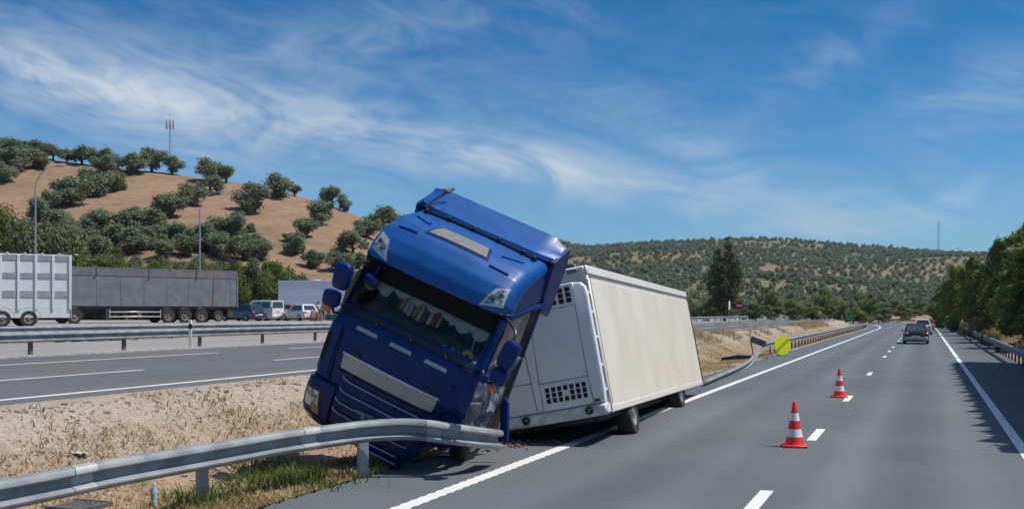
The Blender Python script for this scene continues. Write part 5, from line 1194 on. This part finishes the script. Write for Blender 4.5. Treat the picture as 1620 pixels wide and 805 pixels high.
# trees and shrubs on the plain beyond the far carriageway
plain = [('dark', 1215, 447, 40, 190), ('dark', 1305, 449, 46, 185), ('dark', 1368, 458, 56, 200), ('green', 1255, 470, 50, 170), ('grey', 1090, 460, 50, 160), ('green', 1120, 476, 46, 150), ('grey', 1185, 472, 44, 165), ('bright', 1196, 472, 34, 150), ('grey', 1240, 464, 50, 200), ('grey', 1275, 470, 46, 195), ('green', 1338, 476, 44, 180), ('grey', 1405, 470, 50, 240), ('green', 1430, 478, 40, 230), ('grey', 1325, 462, 50, 230), ('grey', 1160, 465, 50, 200), ('grey', 1225, 480, 40, 165), ('green', 1285, 482, 44, 175), ('grey', 1390, 484, 50, 215), ('green', 1455, 474, 40, 260), ('dark', 1475, 470, 30, 250), ('grey', 1130, 455, 40, 230), ('green', 1075, 470, 40, 150), ('grey', 1440, 486, 44, 240), ('grey', 1350, 486, 40, 205)]
lbd = bush_lobes(71, 2.5, 5.0, 16, .12); DK = (leaf_mesh('dark_crown', lbd, 2600, .22, M['pine_dark'], 71, shell=.3), trunk_mesh('dark_trunk', lbd, 1.0, .15, M['bark'], 71))
nm2 = {'dark': 'dark rounded tree', 'green': 'green bush', 'grey': 'grey-green bush', 'bright': 'bright green bush'}
for kd in nm2:
    for i, (_, px, yt, w, D) in enumerate(sorted(b_ for b_ in plain if b_[0] == kd)):
        p = W(px, 493, D); z = ground_z(p.x, p.y); cm, tm = DK if kd == 'dark' else BU[kd][rnd.randrange(3)]; sx = w * D / F_PX / 4.8
        h_ = (W(px, yt, D).z - z) / 5.3
        plant('round_tree' if kd == 'dark' else 'bush', (p.x, p.y, z - .1), rnd.random() * 6.28, (sx, sx, max(h_, .2)), cm, tm, f'{nm2[kd]} below the far hill, {ORD[i]} such from the left', 'tree' if kd == 'dark' else 'bush', 'trees and bushes below the far hill')
# pines on the right verge
PI = []
for sd, mt in ((1, 'pine'), (2, 'pine_dark'), (3, 'pine'), (4, 'pine_dark'), (5, 'pine_yel')):
    rnd2 = random.Random(sd * 31); lb = []
    for k in range(22):
        z = .12 + .84 * k / 22; q = 2.6 * (1.0 - .75 * max(0, z - .35) / .65) * math.sqrt(rnd2.random()) * .85; a = rnd2.random() * 6.28; lb.append((q * math.cos(a), q * math.sin(a), z * 9.2, rnd2.uniform(.65, 1.1) * (1.15 - .55 * z)))
    PI.append((leaf_mesh('pine_crown', lb, 6500, .20, M[mt], sd, shell=.6, aspect=2.2, up=.9), trunk_mesh('pine_trunk', lb, 3.5, .2, M['bark'], sd, 14)))
pines = [(1500, 436, 150, 1, 50), (1514, 412, 135, 2, 62), (1532, 398, 122, 2, 70), (1550, 404, 118, 3, 60), (1568, 386, 106, 4, 78), (1584, 370, 100, 3, 84), (1608, 352, 88, 0, 100), (1600, 388, 80, 1, 96), (1640, 340, 78, 2, 120), (1630, 384, 68, 4, 96), (1668, 325, 66, 3, 140), (1710, 310, 60, 0, 150), (1489, 448, 170, 3, 40), (1545, 425, 140, 0, 60)]
for i, (px, yt, D, k, w) in enumerate(sorted(pines)):
    p = W(px, 493, D); z = ground_z(p.x, p.y); h_ = (W(px, yt, D).z - z) / 9.3; sx = w * D / F_PX / 6.0
    plant('pine_tree', (p.x, p.y, z - .1), rnd.random() * 6.28, (sx, sx, h_), *PI[k], f'bushy pine on the right verge behind the guardrail, {ORD[i]} from the left', 'pine tree', 'pines on the right verge')
rnd2 = random.Random(99); lb = []
for k in range(30):
    z = rnd2.uniform(2.2, 8.6); q = 2.6 * math.sqrt(rnd2.random()) * (1 if z < 6 else 1 - (z - 6) * .28); a = rnd2.random() * 6.28; lb.append((q * math.cos(a), q * math.sin(a), z, rnd2.uniform(.8, 1.2)))
lb += [(-6.06 + .574 * z - .0, y, z, .9) for z in (5.6, 6.4, 7.2, 8.0) for y in (-1.6, -.5, .6, 1.7)]
BT = (leaf_mesh('broad_crown', lb, 15000, .50, M['pine_dark'], 99, shell=.2), trunk_mesh('broad_trunk', lb, 3.0, .22, M['bark'], 99, 12))
for i, (x, y) in enumerate([(8.85, 51.6), (8.8, 48.4), (8.8, 45.2), (8.75, 42.0), (8.75, 38.8), (8.7, 35.6), (8.7, 32.4), (8.65, 29.2), (8.6, 26.0), (8.6, 23.2)]):
    plant('broad_tree', (8.60, y, ground_z(8.6, y) - .9), 0, 1.0, *BT, f'broad tree shading the right shoulder, {ORD[i]} counted from the far end', 'tree', 'trees on the right verge')
lb = bush_lobes(5, 2.2, 2.4, 12, .2); DB = leaf_mesh('dry_bush_crown', lb, 1800, .16, M['dry_bush'], 6, shell=.3, aspect=2.4)
for i, (px, yt, D, w) in enumerate([(1548, 500, 88, 44), (1530, 508, 104, 30), (1568, 520, 72, 36), (1512, 507, 125, 26), (1590, 540, 60, 40)]):
    p = W(px, 493, D); z = ground_z(p.x, p.y); plant('dry_bush', (p.x, p.y, z - .1), i, (w * D / F_PX / 4.2,) * 2 + (max(.15, (W(px, yt, D).z - z) / 2.6),), DB, None, f'straw coloured dry bush under the right pines, {["biggest", "just left of the biggest", "right of the biggest", "leftmost", "nearest"][i]}', 'bush', 'dry bushes under the pines', 'foliage')
# far hill: nearest olives as trees, the rest as one wood
rg = np.random.default_rng(5); FO = []
for sd in range(3): lb = olive_lobes(sd + 30, 2.4, 4.0); FO.append(leaf_mesh('distant_olive_crown', lb, 170, .75, M['olive_far'], sd, shell=.3))
cand = []
for D in np.arange(335, 1040, 6.2):
    step = 6.6 * F_PX / D
    for px in np.arange(560, 1750, step):
        cand.append((px + rg.normal() * step * .28, D + rg.normal() * 1.8))
cand = np.array(cand); P3 = np.array([W(a, 493, d) for a, d in cand]); 
dens = np.array([.45 * mnoise.noise(Vector((q[0] * .013, q[1] * .013, 2.0))) + .7 * mnoise.noise(Vector((q[0] * .05, q[1] * .05, 5.0))) for q in P3])
keep = (dens > np.interp(cand[:, 0], [900, 1000, 1120, 1250, 1500], [-.25, -.5, -.30, -.20, -.18])) | (cand[:, 1] < 420); keep &= rg.random(len(cand)) > .10
P3 = P3[keep]; cand = cand[keep]; zz = terr(P3[:, 0], P3[:, 1])
order = np.argsort(cand[:, 1]); near_i = [i for i in order if cand[i, 0] > 925][:150]; near_set = set(near_i)
for i in near_i:
    o = plant('olive_tree', (P3[i][0], P3[i][1], zz[i] - .2), rg.random() * 6.28, float(rg.uniform(.75, 1.25)), FO[i % 3], None, 'small grey-green olive tree low on the distant hillside', 'olive tree', 'olive trees low on the distant hillside')
allv = []; base = []
for sd in range(4):
    lb = olive_lobes(sd + 60, 2.5, 3.9); me = leaf_mesh('tmp', lb, 90, .85, M['olive_far'], sd + 60, shell=.25); a = np.empty(len(me.vertices) * 3); me.vertices.foreach_get('co', a); base.append(a.reshape(-1, 3)); bpy.data.meshes.remove(me)
for i in range(len(cand)):
    if i in near_set: continue
    a = rg.random() * 6.28; s_ = rg.uniform(.62, 1.12); c, s = math.cos(a) * s_, math.sin(a) * s_; b_ = base[i % 4]
    allv.append(np.stack([b_[:, 0] * c - b_[:, 1] * s + P3[i][0], b_[:, 0] * s + b_[:, 1] * c + P3[i][1], b_[:, 2] * s_ + zz[i] - .3], 1))
allv = np.concatenate(allv); n = len(allv) // 4; ii = np.arange(n)[:, None] * 4
me = bpy.data.meshes.new('olive_wood'); me.from_pydata(allv.tolist(), [], np.concatenate([ii + np.array([0, 1, 2]), ii + np.array([0, 2, 3])]).tolist()); me.materials.append(M['olive_far'])
o = bpy.data.objects.new('olive_wood', me); COL.objects.link(o); cat(o, 'olive groves covering the distant hills', 'wood', kind='stuff')
# grass, weeds, scrub
def blades(name, pts, mat, hmin, hmax, wid, lab, category, seed, spread=.5):
    rg = np.random.default_rng(seed); n = len(pts); p = np.array(pts); a = rg.random(n) * 6.28; h = hmin + (hmax - hmin) * rg.random(n) ** 2; w = wid * (.6 + .8 * rg.random(n))
    d = np.stack([np.cos(a), np.sin(a), np.zeros(n)], 1) * w[:, None]; ln = rg.normal(size=(n, 2)) * spread
    mid = p + np.stack([ln[:, 0] * h * .3, ln[:, 1] * h * .3, h * .6], 1); top = p + np.stack([ln[:, 0] * h * .9, ln[:, 1] * h * .9, h], 1)
    v = np.stack([p - d, p + d, mid + d * .7, mid - d * .7, top], 1).reshape(-1, 3); i = np.arange(n) * 5
    f = [(k, k + 1, k + 2, k + 3) for k in i] + [(k + 3, k + 2, k + 4) for k in i]
    me = bpy.data.meshes.new(name); me.from_pydata(v.tolist(), [], f); me.materials.append(mat); o = bpy.data.objects.new(name, me); COL.objects.link(o); return cat(o, lab, category, kind='stuff')
rg = np.random.default_rng(21)
def scatter(n, s0, s1, t0, t1, thr, sc, seed, pw=1.0):
    s = s0 + (s1 - s0) * rg.random(n) ** pw; t = rg.uniform(t0, t1, n); z = terr(t, s)
    k = np.array([mnoise.noise(Vector((a * sc, b * sc, seed))) + .35 * mnoise.noise(Vector((a * sc * 4, b * sc * 4, seed))) for a, b in zip(t, s)]) > thr
    return np.stack([t, s, z - .01], 1)[k]
blades('dry_grass', np.concatenate([scatter(60000, 5, 60, -11.2, -7.5, -.06, .55, 1, 1.4), scatter(9000, 5, 40, -12.2, -10.6, .25, .6, 2), scatter(24000, 45, 140, -11.6, -8.0, -.25, .4, 3), scatter(26000, 5, 22, -8.8, -7.4, -.2, 1.2, 9)]), M['straw'], .025, .13, .0095, 'short dry straw coloured grass on the median', 'grass', 1, .95)
wp = [scatter(6000, 6, 45, -11.2, -7.6, .25, .8, 7), scatter(6000, 50, 120, -11.0, -8.2, .18, .35, 13)]
for px, py, n, sp_, hz in ((440, 765, 700, .30, 0), (470, 752, 500, .25, 0), (420, 742, 400, .3, 0), (330, 800, 350, .2, 0), (548, 740, 130, .08, 0), (612, 738, 120, .1, 0), (370, 655, 300, .25, 0), (350, 640, 180, .2, 0), (95, 682, 160, .2, 0), (385, 690, 260, .4, 0), (250, 700, 200, .3, 0), (420, 676, 260, .35, 0), (65, 660, 90, .2, 0), (300, 790, 200, .2, 0), (500, 765, 220, .25, 0)):
    D_ = hill_hit(px, py, 8, 30, .05); p = W(px, py, D_); n = int(n * (.9 if py > 730 else .30)); q = np.stack([p.x + rg.normal(size=n) * sp_ * 1.3, p.y + rg.normal(size=n) * sp_ * 1.3, np.zeros(n)], 1); q[:, 2] = terr(q[:, 0], q[:, 1]) - .02; wp.append(q)
blades('green_weeds', np.concatenate(wp[:2] + [w_ for w_ in wp[2:] if len(w_) < 100]), M['weed'], .05, .20, .009, 'patches of low green weeds in the dry median', 'weeds', 2, .6)
blades('weed_clumps', np.concatenate([w_ for w_ in wp[2:] if len(w_) >= 100]), M['weed_dark'], .05, .30, .012, 'leafy green weed clumps below and behind the near guardrail', 'weeds', 6, .6)
blades('verge_grass', np.concatenate([scatter(34000, 30, 150, 4.5, 11, -.3, .3, 5), scatter(9000, 50, 140, -12.4, -11.0, .1, .3, 15)]), M['straw'], .10, .50, .016, 'dry straw grass on the bank below the pines and along the far median edge', 'grass', 3)
blades('hill_grass', np.concatenate([np.stack([q.x + rg.normal(size=5) * .5, q.y + rg.normal(size=5) * .5, np.full(5, ground_z(q.x, q.y))], 1) for q in (W(rg.uniform(380, 660), 493, rg.uniform(104, 118)) for _ in range(500))]), M['straw'], .2, .7, .05, 'rough dry grass along the foot of the tan hill', 'grass', 4)

# ------------------------------------------------------------------ air
mb = MB(); mb.box((0, 900, 70), (5200, 4200, 146)); o = mb.build('haze', bpy.data.materials.new('air'), sharp=0); cat(o, 'thin summer haze', 'haze', kind='stuff')
m = o.data.materials[0]; m.use_nodes = True; nt = m.node_tree; nt.nodes.clear(); mo = nt.nodes.new('ShaderNodeOutputMaterial'); pv = nt.nodes.new('ShaderNodeVolumePrincipled')
pv.inputs['Color'].default_value = (.80, .88, 1, 1); pv.inputs['Density'].default_value = .00009; pv.inputs['Anisotropy'].default_value = .2
nt.links.new(pv.outputs[0], mo.inputs['Volume'])
